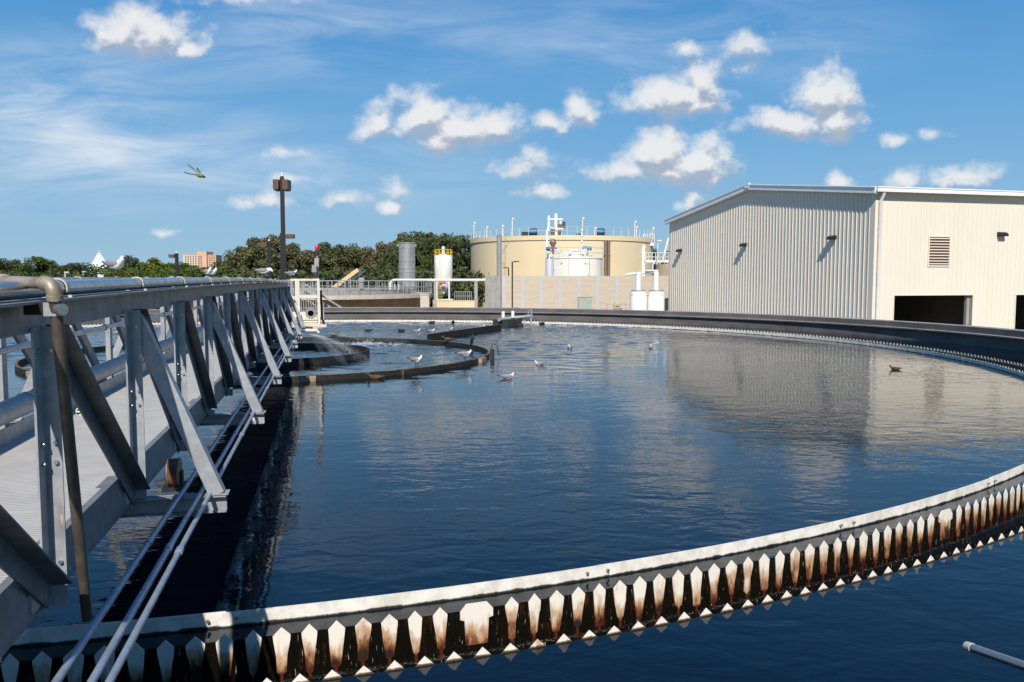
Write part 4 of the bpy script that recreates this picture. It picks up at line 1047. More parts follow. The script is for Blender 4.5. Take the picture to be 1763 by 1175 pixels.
# ------------------------------------------------------------------ large tan tank and what is on it
bt = thing('storage_tank', 'huge round tan storage tank with railed roof behind the barrier wall', 'tank', (at(966, 480, 110).x, 110, GZ))
RT = 12.0; HT = 7.48-GZ
b = MB(); b.lathe([(RT, 0), (RT, HT-.55)], 96); b.build('shell', tank_cream, bt)
b = MB(); b.ring(RT-.3, RT+.13, HT-.55, HT, 96); b.lathe([(RT-.3, HT-.1), (.01, HT+.25)], 96); b.build('roof_band', tank_cream, bt)
b = MB()
for z in (.5, 1.0): b.lathe([(RT-.05, HT+z-.02), (RT-.02, HT+z), (RT-.05, HT+z+.02)], 96)
for i in range(64):
    a = 2*PI*i/64; b.bar((math.cos(a)*(RT-.05), math.sin(a)*(RT-.05), HT), (math.cos(a)*(RT-.05), math.sin(a)*(RT-.05), HT+1.02), .045, .045)
b.build('roof_railing', rail_w, bt)
OT = Vector(bt.location)
def tp(px, py, y): return at(px, py, y)-OT
for (px, py, y) in ((816, 384, 108), (838, 391, 116), (865, 389, 103), (882, 377, 100.5), (1003, 376, 99), (1024, 393, 118), (1093, 382, 104), (1096, 391, 112), (1124, 393, 108)):
    q = tp(px, py, y); b = MB(); b.tube([(q.x, q.y, HT+.0), q], .055, 8); po = b.build('lamp_mast', white_p, bt)
    b = MB(); b.lathe([(.001, .12), (.10, .10), (.17, -.04), (.15, -.1), (.001, -.1)], 10, q+Vector((.09, 0, 0))); b.build('lamp_head', white_p, po)
for px in (918.5, 1034.5):
    q = tp(px, 402, 104); b = MB(); b.tube([(q.x-.55, q.y, HT+.75), (q.x+.5, q.y, HT+.75)], .36, 16); b.box((q.x+.1, q.y, HT+1.12), (.9, .5, .14)); mo_ = b.build('roof_mixer', blue_p, bt)
    b = MB(); b.box((q.x, q.y, HT+.25), (1.3, .8, .3)); b.box((q.x+.45, q.y-.1, HT+.72), (.25, .75, .5)); b.build('mixer_base', black, mo_)
q = tp(957, 395, 104)
b = MB(); b.box((q.x-.9, q.y, HT+1.75), (.25, .3, 3.0-1.0)); b.box((q.x-.1, q.y-.1, HT+2.3), (1.9, .3, .16)); b.tube([(q.x, q.y, HT), (q.x, q.y, HT+3.0)], .22, 12); b.tube([(q.x+.6, q.y, HT), (q.x+.6, q.y, HT+2.2)], .16, 10); b.tube([(q.x-.5, q.y-.2, HT+1), (q.x+.9, q.y-.2, HT+1.1)], .13, 10); b.build('roof_pipework', white_p, bt)
b = MB(); b.tube([(q.x+.2, q.y-.3, HT+1.5), (q.x+.8, q.y-.3, HT+1.5)], .2, 10); b.box((q.x+.45, q.y-.3, HT+.55), (.4, .3, .6)); b.tube([(q.x+1.0, q.y, HT+1.2), (q.x+1.0, q.y, HT+2.0)], .2, 10); b.box((q.x-.4, q.y-.2, HT+.6), (.5, .4, .9)); b.build('roof_valves', brown_box, bt)
b = MB(); b.tube([tp(885, 396, 103), tp(960, 399, 103)], .05, 8); b.build('roof_conduit', pvc_grey, bt)
b = MB(); b.box(tp(905, 405, 101.5)+Vector((0, 0, .1)), (1.0, .5, .55)); b.build('roof_cabinet', black, bt)
b = MB(); q = tp(998, 404, 101); b.box((q.x, q.y, HT+.2), (.9, .5, .35)); b.build('roof_hatch', brown_box, bt)
# downcomers on the shell
for px in (1043.3, 1049.2):
    q = at(px, 470, 98.0)-OT; b = MB(); b.tube([(q.x, -math.sqrt(RT*RT-q.x*q.x)-.22, 0), (q.x, -math.sqrt(RT*RT-q.x*q.x)-.22, HT-.6)], .19, 12)
    for z in (2.5, 5.0, 7.5): b.tube([(q.x, -math.sqrt(RT*RT-q.x*q.x)-.22, z), (q.x, -math.sqrt(RT*RT-q.x*q.x)-.22, z+.08)], .24, 12)
    b.build('brown_duct', louver_grey if px < 0 else mat('duct_brown_%d' % int(px), (.22, .155, .10), .6, var=.2), bt)
b = MB(); q0, q1, q2 = tp(1098, 421.5, 103.5), tp(1105, 422.5, 103.2), tp(1108, 430, 103.0)
b.tube([q0, q1, q1.lerp(q2, .5)+Vector((.18, 0, .1)), q2, Vector((q2.x, q2.y, 0))], .22, 12); b.build('gooseneck_pipe', white_p, bt)
# stair tower on the right flank
st = MB(); p0, p1 = tp(1105, 419, 106), tp(1124, 419, 106)
st.box2((p0.x, p0.y-1, p0.z-.35), (p1.x, p0.y+1, p0.z)); 
for x in [p0.x+(p1.x-p0.x)*i/5 for i in range(6)]: st.bar((x, p0.y-1, p0.z), (x, p0.y-1, p0.z+1.1), .06, .06)
for z in (.55, 1.1): st.bar((p0.x, p0.y-1, p0.z+z), (p1.x, p0.y-1, p0.z+z), .06, .06)
st.bar(tp(1110, 434, 106), tp(1121, 422, 106), .14, .14)
st.build('stair_platform', white_p, bt)
st = MB(); c = tp(1114, 440, 107)
for i in range(13):
    t = i/12; st.box((c.x-.5+1.1*t, c.y, c.z-1.4+2.9*t), (.55, 1.2, .06)); 
st.bar((c.x-.6, c.y-.6, c.z-1.6), (c.x+.7, c.y-.6, c.z+1.6), .08, .3); st.bar((c.x-.6, c.y+.6, c.z-1.6), (c.x+.7, c.y+.6, c.z+1.6), .08, .3); st.bar((c.x-.45, c.y+.3, c.z-4.5), (c.x-.45, c.y+.3, c.z+1.4), .16, .16)
st.build('stair_flight', louver_grey, bt)
st = MB(); a0, a1 = tp(1110, 450, 100), tp(1150, 450, 100)
st.box2((a0.x, a0.y-.5, a0.z-.16), (a1.x, a0.y+.5, a0.z+.1))
for i in range(8): x = a0.x+(a1.x-a0.x)*i/7; st.bar((x, a0.y-.5, a0.z), (x, a0.y-.5, a0.z+1.0), .06, .06)
for z in (.5, 1.0): st.bar((a0.x, a0.y-.5, a0.z+z), (a1.x, a0.y-.5, a0.z+z), .06, .06)
st.build('walkway', white_p, bt)

# tall vent stack in front of the tank
o = thing('vent_stack', 'tall pale steel vent stack standing before the tan tank at left', 'vent stack', (at(859.5, 470, 88).x, 88, GZ))
zt_ = at(859.5, 406, 88).z-GZ
b = MB(); b.tube([(0, 0, 0), (0, 0, zt_)], .27, 18); b.build('stack', steel_silo, o)
b = MB(); b.lathe([(.27, -.1), (.30, -.08), (.30, .03), (.2, .1), (.001, .11)], 18, (0, 0, zt_)); b.build('cap', steel_silo, o)
b = MB(); b.tube([(.62, -.1, zt_-6), (.62, -.1, zt_-.3), (.75, -.1, zt_+.3)], .04, 6); b.bar((.3, 0, zt_-1.6), (1.25, -.3, zt_-.5), .06, .06); b.bar((.3, 0, zt_-2.0), (.8, -.1, zt_-1.1), .05, .05); b.box((.55, -.1, zt_-3.0), (.3, .2, .35)); b.build('bracket', louver_grey, o)

# white process tank
wt = thing('process_tank', 'smaller cream white tank crowned with rails and blue motors before the tan tank', 'tank', (at(988.5, 480, 88).x, 88, GZ))
OW = Vector(wt.location); RW = 3.0; HW = at(988, 443, 85).z-GZ
b = MB(); b.lathe([(RW, 0), (RW, HW-.12), (RW+.06, HW-.12), (RW+.06, HW), (.01, HW+.3)], 64); b.build('shell', tank_white, wt)
b = MB()
for z in (.5, 1.02): b.lathe([(RW, HW+z-.025), (RW+.03, HW+z), (RW, HW+z+.025)], 64)
for i in range(34):
    a = 2*PI*i/34; b.bar((math.cos(a)*RW, math.sin(a)*RW, HW), (math.cos(a)*RW, math.sin(a)*RW, HW+1.05), .05, .05)
b.build('roof_railing', rail_w, wt)
rr2 = random.Random(9)
def wp(px, py, y): return at(px, py, y)-OW
for (px, py, y) in ((944, 428.5, 86), (955, 428.5, 87), (1007, 427.5, 87), (1015, 428, 86)):
    q = wp(px, py, y); b = MB(); b.tube([q-Vector((.25, 0, 0)), q+Vector((.22, 0, 0))], .17, 12); b.box(q+Vector((0, 0, .16)), (.2, .2, .1)); b.build('motor', blue_p, wt)
b = MB()
for px in (943, 949, 957, 966, 975, 983, 990, 1003, 1011, 1018, 1022):
    q = wp(px, rr2.uniform(426, 436), rr2.uniform(85.8, 89)); b.tube([(q.x, q.y, HW), q], rr2.uniform(.05, .13), 10)
for (a0, a1) in (((942, 431), (962, 431)), ((1000, 431), (1020, 430)), ((960, 436), (1010, 436)), ((985, 432), (997, 431))):
    b.tube([wp(*a0, 86.3), wp(*a1, 86.3)], .11, 10)
q = wp(991, 432, 87); b.lathe([(.8, -.6), (.75, -.15), (.35, .1), (.01, .15)], 16, q); b.build('roof_pipework', white_p, wt)
b = MB(); q = wp(952, 418, 86); b.lathe([(.15, -.75), (.15, -.45), (.36, -.05), (.36, .05), (.15, .35), (.001, .35)], 14, q); b.tube([q+Vector((0, 0, -1.4)), q+Vector((0, 0, -.7))], .13, 10); b.build('vent_cowl', mat('rust_cowl', (.27, .19, .13), .6, .3, var=.3), wt)
for dx in (-.15, .18):
    b = MB(); b.ball(q+Vector((dx, 0, .45)), .13, 10, 6); b.build('vent_ball', white_p, wt)
b = MB(); q = wp(1001.5, 430, 86); b.tube([(q.x, q.y, HW), (q.x, q.y, HW+2.9)], .07, 8)
for z in (1.6, 2.2, 2.8): b.ball((q.x, q.y, HW+z), .15, 8, 5)
b.build('sensor_mast', white_p, wt)
for px in (967, 1008):
    q = wp(px, 453.5, 85.1); b = MB(); b.box((q.x, -math.sqrt(RW*RW-q.x*q.x)-.03, q.z), (.18, .08, .10)); b.build('inlet_cover', louver_grey, wt)
b = MB(); q = wp(979.5, 460, 85); y_ = -math.sqrt(RW*RW-q.x*q.x)-.05; b.tube([(q.x, y_, 0), (q.x, y_, HW)], .025, 6); q = wp(1015.5, 460, 85); y_ = -math.sqrt(RW*RW-q.x*q.x)-.05
b.tube([(q.x, y_, 0), (q.x, y_, HW)], .025, 6)
for z in (3.4, 4.6, 5.8): b.box((q.x-.1, y_, z+.5), (.30, .05, .05)); 
b.build('wall_conduit', pvc_grey, wt)
o = thing('scrubber_column', 'narrow blue grey upright cylinder standing beside the cream white tank', 'cylinder', (at(946, 480, 84).x, 84, GZ))
zt_ = at(946, 446, 84).z-GZ
b = MB(); b.lathe([(.42, 0), (.42, zt_-.12), (.34, zt_), (.001, zt_+.04)], 24); b.build('vessel', mat('blue_grey_paint', (.46, .48, .54), .5, var=.06), o)
b = MB(); b.tube([(0, 0, zt_+.02), (0, 0, zt_+.35), (.5, .4, zt_+.35)], .09, 10); b.build('outlet_pipe', white_p, o)
b = MB(); q = at(944, 394, 90)
tpn = thing('riser_pipe', 'slim white riser pipe climbing beside the tan tank to its roof', 'pipe', (at(941.5, 470, 92).x, 92, GZ))
zt_ = at(941, 393, 92).z-GZ
b = MB(); b.tube([(0, 0, 0), (0, 0, zt_-.3), (.15, .1, zt_), (.9, 1.5, zt_+.02)], .13, 10); b.build('riser', white_p, tpn)

# barrier wall, louvred screen
bw = thing('barrier_wall', 'long beige panel barrier wall with grey posts before the tanks', 'wall', (at(862, 480, 76).x, 76, GZ))
OB = Vector(bw.location); ztp = at(900, 475.5, 76).z-GZ
pxs = [867.5+32.2*i for i in range(10)]
for i, px in enumerate(pxs):
    x = at(px, 480, 76).x-OB.x
    b = MB(); b.ibeam((x, 0, 0), (x, 0, ztp+.02), .30, .26, .03, (0, 1, 0)); b.build('post', mat('post_grey', (.46, .46, .46), .6, var=.1) if i == 0 else MATS['post_grey'], bw)
    if i < len(pxs)-1:
        x1 = at(pxs[i+1], 480, 76).x-OB.x
        b = MB()
        for j in range(10):
            z = j*ztp/10
            b.box2((x+.02, -.07, z), (x1-.02, .07, z+ztp/10-.02)); b.box2((x+.02, -.06, z+ztp/10-.02), (x1-.02, .06, z+ztp/10))
        b.build('panel', barrier_m, bw)
ls = thing('louvre_screen', 'dark grey vertical slatted screen at the left end of the barrier wall', 'screen', (at(836, 480, 76).x, 76, GZ))
x1 = at(861, 480, 76).x-ls.location.x
b = MB(); b.box2((0, .05, 0), (x1, .12, ztp+.05))
for i in range(16): b.box2((x1*i/16, -.05, .1), (x1*i/16+.04, .05, ztp+.02))
b.build('slats', louver_grey, ls)
b = MB()
for x in (0, x1*.46, x1*.54, x1-.02): b.bar((x, -.06, 0), (x, -.06, ztp+.08), .06, .06)
b.build('frame', pvc_grey, ls)
def arm_pole(px, pyt, y, dirx, label, arm):
    p = at(px, pyt, y); o = thing('street_lamp', label, 'lamp', (p.x, y, GZ)); h = p.z-GZ
    b = MB(); b.tube([(0, 0, 0), (0, 0, h)], .06, 8); b.build('pole', bronze, o)
    b = MB(); b.bar((0, 0, h-.03), (dirx*arm, 0, h), .05, .05); b.build('arm', bronze, o)
    b = MB(); b.prism([(-.28, 0), (.28, 0), (.22, .08), (-.22, .08)], (dirx*arm, -.15, h-.02), (1, 0, 0), (0, 0, 1), (0, 1, 0), .3); b.build('lamp_head', bronze, o)
arm_pole(882, 451, 71, 1, 'slim dark lamp post with right arm in front of the barrier wall', .35)
arm_pole(875.5, 461.5, 82, -1, 'short dark lamp post peeking over the barrier wall beside the vent stack', .3)
o = thing('utility_cabinet', 'pale green electrical cabinet standing against the beige barrier wall', 'cabinet', (at(1007, 520, 74).x, 74, GZ))
h = at(1006, 512.5, 74).z-GZ
b = MB(); b.box2((-.62, -.3, 0), (.62, .3, h)); b.box2((-.66, -.34, h), (.66, .34, h+.06)); b.build('body', green_box, o)
b = MB(); b.box2((-.02, -.325, .2), (.58, -.302, h-.1)); b.box2((-.58, -.325, .2), (-.06, -.302, h-.1)); dd_ = b.build('door', green_box, o)
b = MB(); b.box((.05, -.34, h*.55), (.03, .03, .15)); b.build('handle', black, dd_)
o = thing('yellow_pump', 'bright yellow pump cover low beside the twin white tanks', 'pump', (at(1062, 526, 68).x, 68, GZ))
h = at(1062, 520.5, 68).z-GZ
b = MB(); b.prism([(-.24, 0), (.24, 0), (.17, .32), (-.17, .32)], (0, -.2, h-.32), (1, 0, 0), (0, 0, 1), (0, 1, 0), .4); b.build('cover', yellow_p, o, .03)
b = MB(); b.tube([(0, 0, 0), (0, 0, h-.3)], .1, 10); b.tube([(-.3, 0, h-.5), (.4, 0, h-.5)], .13, 10); b.build('pump_body', louver_grey, o)
o = thing('guard_rail', 'low grey guard rail running past the yellow pump', 'railing', (at(1045, 526, 67).x, 67, GZ))
L_ = at(1088, 526, 67).x-o.location.x; h = at(1045, 524.5, 67).z-GZ
b = MB()
for i in range(5): b.tube([(L_*i/4, 0, 0), (L_*i/4, 0, h)], .03, 6)
for z in (h, h-.5): b.tube([(0, 0, z), (L_, 0, z)], .03, 6)
b.build('rails', galv, o)
# twin white tanks with overhead pipes
def white_tank(px, label):
    o = thing('chemical_tank', label, 'tank', (at(px, 520, 64).x, 64, GZ), 0, 'twin white tanks'); h = at(px, 501, 64).z-GZ
    b = MB(); b.lathe([(.65, 0), (.65, h-.28), (.58, h-.08), (.45, h), (.001, h+.03)], 32); b.lathe([(.66, h-.32), (.675, h-.30), (.66, h-.28)], 32); b.build('vessel', white_p, o)
    hp_ = at(px, 468.5, 64).z-GZ
    b = MB(); b.tube([(-.02, 0, h-.03), (-.02, 0, hp_)], .21, 18); b.build('vent_pipe', white_p, o)
    b = MB(); b.lathe([(.56, h-.02), (.58, h+.03), (.56, h+.07)], 32); b.build('rim_cable', galv, o)
white_tank(1099, 'left tank of the white pair beside the metal building')
white_tank(1129.5, 'right tank of the white pair next to the metal building corner')
o = thing('header_pipe', 'white overhead pipe linking the pair of white tanks', 'pipe', at(1129, 469, 64))
b = MB(); b.tube([at(1078, 473, 64.5)-o.location, at(1133, 467.5, 64)-o.location], .10, 12); b.box(at(1122, 466, 64)-o.location, (1.0, .2, .1)); b.build('pipe_run', white_p, o)
# brown tank behind the building corner
o = thing('sludge_tank', 'shaded tan tank half hidden behind the metal building corner', 'tank', (at(1163, 480, 86).x, 86, GZ))
h = at(1140, 455, 84).z-GZ
b = MB(); b.lathe([(2.05, 0), (2.05, h), (.01, h+.1)], 48); b.build('shell', tan_conc, o)
b = MB()
for z in (.5, 1.05): b.lathe([(2.0, h+z-.025), (2.04, h+z), (2.0, h+z+.025)], 48)
for i in range(24): a = 2*PI*i/24; b.bar((2.02*math.cos(a), 2.02*math.sin(a), h), (2.02*math.cos(a), 2.02*math.sin(a), h+1.06), .05, .05)
b.build('roof_railing', rail_w, o)
b = MB(); q = at(1132.5, 415, 84.5)-o.location; b.tube([(q.x, q.y, h), q], .05, 8); b.box(q+Vector((.15, 0, .02)), (.45, .3, .12)); b.build('lamp_mast', white_p, o)
b = MB(); b.tube([at(1141, 448, 85)-o.location, at(1151, 410, 85)-o.location], .12, 10); b.build('vent_tube', white_p, o)
b = MB(); b.tube([at(1124, 470, 83.5)-o.location, at(1124, 455, 83.5)-o.location, at(1125.5, 453, 83.5)-o.location, at(1127, 455, 83.5)-o.location], .06, 8); b.build('goose_vent', white_p, o)

# ------------------------------------------------------------------ railed basin, silos and conveyor, left of the tan tank
bs = thing('settling_basin', 'neighbouring round tan basin with a railed walkway around its rim', 'basin', (at(512, 480, 80).x, 80, GZ))
RB = 13.0; zd = at(600, 510, 67).z-GZ
b = MB(); b.lathe([(RB-1.25, 0), (RB-1.25, zd-.3)], 110); b.build('wall', shade_wall, bs)
b = MB(); b.ring(RB-1.7, RB, zd-.34, zd, 110); b.build('walkway_slab', pale_conc, bs)
b = MB(); b.ring(RB-2.1, RB-1.75, zd-.3, zd+.42, 110); b.build('inner_curb', louver_grey, bs)
hr = at(600, 484, 67).z-GZ-zd
for rr_ in (RB-.06, RB-1.6):
    b = MB()
    for z in (hr*.5, hr): b.lathe([(rr_-.022, zd+z-.022), (rr_+.022, zd+z-.022), (rr_+.022, zd+z+.022), (rr_-.022, zd+z+.022), (rr_-.022, zd+z-.022)], 110, smooth=False)
    for i in range(74):
        a = 2*PI*i/74
        if -2.9 < a-PI < .6 or True: b.bar((rr_*math.cos(a), rr_*math.sin(a), zd-.25 if rr_ > RB-1 else zd), (rr_*math.cos(a), rr_*math.sin(a), zd+hr), .045, .045)
    b.build('railing', galv, bs)
b = MB(); b.lathe([(.01, zd-.6), (RB-2.1, zd-.6)], 60); b.build('basin_water', water_m, bs)
o = thing('concrete_pier', 'pale concrete pier at the right end of the railed basin', 'pier', (at(732, 520, 68).x, 68, GZ))
b = MB(); h = at(732, 507, 68).z-GZ; b.box2((-.36, -.4, 0), (.36, .4, h-.08)); b.box2((-.40, -.44, h-.08), (.40, .44, h)); b.build('block', pale_conc, o)
o = thing('steel_silo', 'tall banded stainless steel silo before the dark trees', 'silo', (at(701, 480, 88).x, 88, GZ))
h = at(701, 418, 88).z-GZ
b = MB(); b.lathe([(.87, 0), (.87, h), (.84, h), (.84, h-.4), (.01, h-.4)], 40); b.build('shell', steel_silo, o)
b = MB()
for py in (449.5, 462, 469): z = at(701, py, 88).z-GZ; b.lathe([(.87, z-.05), (.905, z-.04), (.905, z+.04), (.87, z+.05)], 40)
b.build('band', galv, o)
b = MB(); b.lathe([(.87, h-.12), (.92, h-.10), (.92, h), (.87, h)], 40); b.lathe([(.87, h-.62), (.90, h-.6), (.90, h-.55), (.87, h-.53)], 40)
for a in (PI, 0): b.box((.95*math.cos(a), 0, h-.3), (.16, .2, .2))
b.box((-.25, -.88, h-.42), (.18, .06, .18)); b.build('top_flange', steel_silo, o)
o = thing('chemical_silo', 'white silo on legs with yellow top railing left of the tan tank', 'silo', (at(763.5, 480, 90).x, 90, GZ))
zt_ = at(763, 441, 90).z-GZ; zc_ = at(763, 481, 90).z-GZ; zb_ = at(763, 516, 90).z-GZ
b = MB(); b.lathe([(.14, zb_+.6), (.98, zc_), (.98, zt_-.08), (.9, zt_+.05), (.001, zt_+.28)], 40); b.build('hopper', white_p, o)
for i in range(4):
    a = PI/4+PI/2*i; b = MB(); b.bar((.93*math.cos(a), .93*math.sin(a), 0), (.93*math.cos(a), .93*math.sin(a), zc_+.3), .13, .13); b.build('leg', white_p, o)
b = MB(); b.box((0, -.7, zb_), (2.0, .10, .10)); b.box((0, .7, zb_), (2.0, .10, .10)); b.build('cross_beam', white_p, o)
b = MB()
for z in (.35, .68): b.lathe([(.93, zt_+z-.03), (.97, zt_+z), (.93, zt_+z+.03)], 32)
for i in range(12): a = 2*PI*i/12; b.bar((.95*math.cos(a), .95*math.sin(a), zt_), (.95*math.cos(a), .95*math.sin(a), zt_+.70), .045, .045)
b.build('top_railing', yellow_p, o)
b = MB(); b.tube([(0, 0, zt_+.25), (0, 0, zt_+.8)], .16, 12); b.ball((0, 0, zt_+.85), .2, 10, 6); b.build('filter_cap', white_p, o)
b = MB(); q = at(757.5, 470, 89)-o.location; b.box2((q.x-.13, -1.12, zc_-.1), (q.x+.13, -1.0, zt_+.1)); b.build('ladder_guard', cream, o)
b = MB()
for s in (-.12, .12): b.bar((q.x+s, -1.06, 0), (q.x+s, -1.06, zc_), .035, .035)
for i in range(16): b.bar((q.x-.12, -1.06, .3+i*.28), (q.x+.12, -1.06, .3+i*.28), .03, .03)
b.build('ladder', yellow_p, o)
b = MB(); q = at(762, 487, 88.8)-o.location; b.tube([q-Vector((.35, 0, 0)), q+Vector((.35, 0, 0))], .12, 10); b.build('valve', red_p, o)
o = thing('tan_parapet', 'low tan wall under the white silo beside the tan tank', 'wall', (at(745, 520, 86).x, 86, GZ))
L_ = at(822, 520, 86).x-o.location.x; h = at(780, 517.5, 86).z-GZ
b = MB(); b.box2((0, 0, 0), (L_, .3, h-.06)); b.box2((-.04, -.04, h-.06), (L_+.04, .34, h)); b.build('wall', tank_cream, o)
o = thing('pipe_railing', 'grey railings and pipework clutter on the low tan wall', 'railing', (at(783, 517, 86.2).x, 86.2, at(783, 517.5, 86).z))
L_ = at(812, 517, 86.2).x-o.location.x
b = MB()
for i in range(9): b.bar((L_*i/8, 0, 0), (L_*i/8, 0, .9), .05, .05)
for z in (.45, .9): b.bar((0, 0, z), (L_, 0, z), .05, .05)
b.build('rails', galv, o)
b = MB()
for i in range(4): b.tube([(L_*(.1+.22*i), .5, .4), (L_*(.2+.22*i), .5, .4)], .16, 8); b.tube([(L_*(.12+.22*i), .45, 0), (L_*(.12+.22*i), .45, .5)], .06, 6)
b.build('pipework', brown_box, o)
pr = thing('pipe_rack', 'long white overhead pipe on grey posts crossing before both silos', 'pipe', (at(680, 483, 78).x, 78, GZ))
zp = at(700, 482.5, 78).z-GZ; xe = at(838, 483, 78).x-pr.location.x
b = MB(); b.tube([(-.45, 0, 0), (-.45, 0, zp-.35), (-.33, 0, zp-.1), (-.05, 0, zp), (xe, 0, zp)], .125, 14); b.build('main_pipe', white_p, pr)
for px in (749, 819.5):
    x = at(px, 483, 78).x-pr.location.x; b = MB(); b.ibeam((x, 0, 0), (x, 0, zp-.14), .30 if px > 800 else .22, .22, .03, (0, 1, 0)); b.box((x, 0, zp-.12), (.5, .3, .06)); b.build('post', pvc_grey, pr)
for px in (672, 679, 686): 
    x = at(px, 483, 78).x-pr.location.x; b = MB(); b.tube([(x, .3, 0), (x, .3, zp-.4)], .05, 8); b.build('branch_pipe', white_p, pr)
cv = thing('conveyor', 'orange yellow conveyor boom slanting up before the dark trees', 'conveyor', at(570, 500, 92))
q0, q1 = Vector((0, 0, 0)), at(617, 465, 92)-cv.location
b = MB(); b.bar(q0, q1, .9, .42); b.build('boom', boom_y, cv)
b = MB(); dn_ = Vector((.35, 0, -.42)); 
for y_ in (-.4, .4):
    b.bar(q0+dn_+Vector((0, y_, 0)), q1+dn_+Vector((.15, y_, .1)), .07, .07)
    for i in range(9): t = i/9; b.bar(q0.lerp(q1, t)+Vector((.1, y_, -.15)), q0.lerp(q1, t+.08)+dn_+Vector((0, y_, 0)), .05, .05)
for a0, a1 in (((617, 463), (624, 459)), ((612, 470), (628, 468)), ((618, 478), (623, 460)), ((600, 486), (606, 465)), ((610, 480), (629, 466))): b.bar(at(*a0, 91.6)-cv.location, at(*a1, 91.8)-cv.location, .06, .06)
b.build('truss_frame', mat('conveyor_steel', (.14, .17, .19), .6, .3, var=.2), cv)
for t in (.25, .7):
    b = MB(); p_ = q0.lerp(q1, t); 
    for y_ in (-.4, .4): b.bar(p_+Vector((.1, y_, -.3)), Vector((p_.x+.2, y_, GZ-cv.location.z)), .12, .12)
    b.build('leg', galv, cv)
o = thing('pump_housing', 'small grey pump housing standing behind the basin railing', 'pump', (at(622.5, 490, 84).x, 84, GZ))
h = at(622, 478.5, 84).z-GZ; b = MB(); b.lathe([(.28, 0), (.28, h-.5), (.36, h-.45), (.36, h-.15), (.2, h), (.001, h)], 18); b.build('housing', pvc_grey, o)
b = MB(); b.box((0, -.3, h-.9), (.3, .15, .5)); b.build('terminal_box', louver_grey, o)

# ------------------------------------------------------------------ far left: tent, tower block, small poles
tn = thing('tent', 'white peaked fabric tent roof rising above the trees', 'tent', (at(172, 468, 250).x, 250, GZ))
h = at(172, 437, 250).z-GZ; hb = at(172, 467, 250).z-GZ
b = MB(); n_ = 48; vs = []; prof = [(3.5, hb), (2.6, hb+1.6), (1.7, hb+3.0), (1.0, hb+4.3), (.55, h-.2), (.4, h)]
for j, (r_0, z_) in enumerate(prof):
    for i in range(n_):
        a = 2*PI*i/n_; k_ = 1+.07*(1-j/5)*math.cos(8*a); vs.append((r_0*k_*math.cos(a), r_0*k_*math.sin(a), z_-.5*(1-j/5)*(1-math.cos(8*a))*.6))
b.add(vs, [(j*n_+i, j*n_+(i+1) % n_, (j+1)*n_+(i+1) % n_, (j+1)*n_+i) for j in range(len(prof)-1) for i in range(n_)], True); b.build('canopy', tent_m, tn)
b = MB(); b.tube([(0, 0, 0), (0, 0, h)], .3, 10); b.tube([(-.35, 0, h-.1), (0, 0, h+1.0)], .07, 6); b.tube([(.35, 0, h-.1), (0, 0, h+1.0)], .07, 6); b.build('mast', white_p, tn)
b = MB(); b.box((.2, 0, hb/2-.3), (1.6, 1.6, hb)); b.build('core', white_p, tn)
tb = thing('tower_block', 'distant pink and cream tower block on the skyline', 'building', (at(344, 460, 640).x, 640, GZ))
def tz(py): return at(344, py, 640).z-GZ
def tx(px): return at(px, 460, 640).x-tb.location.x
b = MB(); b.box2((tx(316), 0, 0), (tx(341), 14, tz(438.5))); b.build('cream_wing', pale_w, tb)
b = MB(); b.box2((tx(341.2), -1.5, 0), (tx(357.5), 13, tz(433.5))); b.build('pink_tower', pink_w, tb)
b = MB(); b.box2((tx(357.7), .5, 0), (tx(372), 13.5, tz(440))); b.build('pink_wing', pink_w, tb)
b = MB(); b.box2((tx(315.5), -.3, tz(438.5)), (tx(341), 14, tz(437.6))); b.box2((tx(357.6), .3, tz(440)), (tx(372.4), 13.5, tz(439.2))); b.build('parapet', pink_w, tb)
for (x0, x1, y_, n_, top_) in ((318, 340, -.06, 5, 440.5), (342.5, 350, -1.56, 2, 441), (359, 371, .44, 4, 442)):
    for i in range(n_):
        for j in range(6):
            xa = tx(x0+(x1-x0)*(i+.15)/n_); xb = tx(x0+(x1-x0)*(i+.75)/n_); zz = tz(top_+3.1*j)
            b = MB(); b.box2((xa, y_, zz-.85), (xb, y_+.04, zz)); b.build('window', win_m, tb)
def park_lamp(px, py, label):
    p = at(px, py, 140); o = thing('street_lamp', label, 'lamp', (p.x, 140, GZ)); h = p.z-GZ
    b = MB(); b.tube([(0, 0, 0), (0, 0, h)], .09, 6); b.build('pole', white_p, o)
    b = MB(); b.box((.3, 0, h), (.75, .35, .16)); b.build('lamp_head', white_p, o)
for px, py, lb in ((112, 469, 'pale lamp post right of the second mast, leftmost of the row'), (143, 468.5, 'pale lamp post left of the white tent'), (170, 469.5, 'pale lamp post directly below the white tent'), (192.5, 470.5, 'pale lamp post between the tent and the large gull'), (213, 474, 'low pale lamp post beneath the large gull'), (231, 472.5, 'pale lamp post right of the large gull')): park_lamp(px, py, lb)
for px, py, lb in ((64, 450, 'thin lattice mast at far left above the trees'), (90, 447, 'thin lattice mast nearer the white tent with leaning stays')):
    p = at(px, py, 170); o = thing('antenna_mast', lb, 'mast', (p.x, 170, GZ)); h = p.z-GZ
    b = MB()
    for sx, sy in ((-.25, 0), (.25, 0), (0, .3)): b.tube([(sx, sy, 0), (sx*.4, sy*.4, h)], .05, 5)
    for i in range(14): z = h*i/14; b.tube([(-.25*(1-.6*i/14), 0, z), (.25*(1-.6*i/14), 0, z+h/14)], .035, 4)
    b.build('lattice', pvc_grey, o)
    if px > 80:
        b = MB(); b.tube([(0, 0, h*.75), (1.4, 0, h*.3)], .06, 5); b.tube([(0, 0, h*.5), (.9, 0, 0.3*h)], .08, 5); b.build('stay', white_p, o)
p = at(210, 473, 120); o = thing('boom_lift', 'red slanting boom arm among the trees below the large gull', 'boom', p)
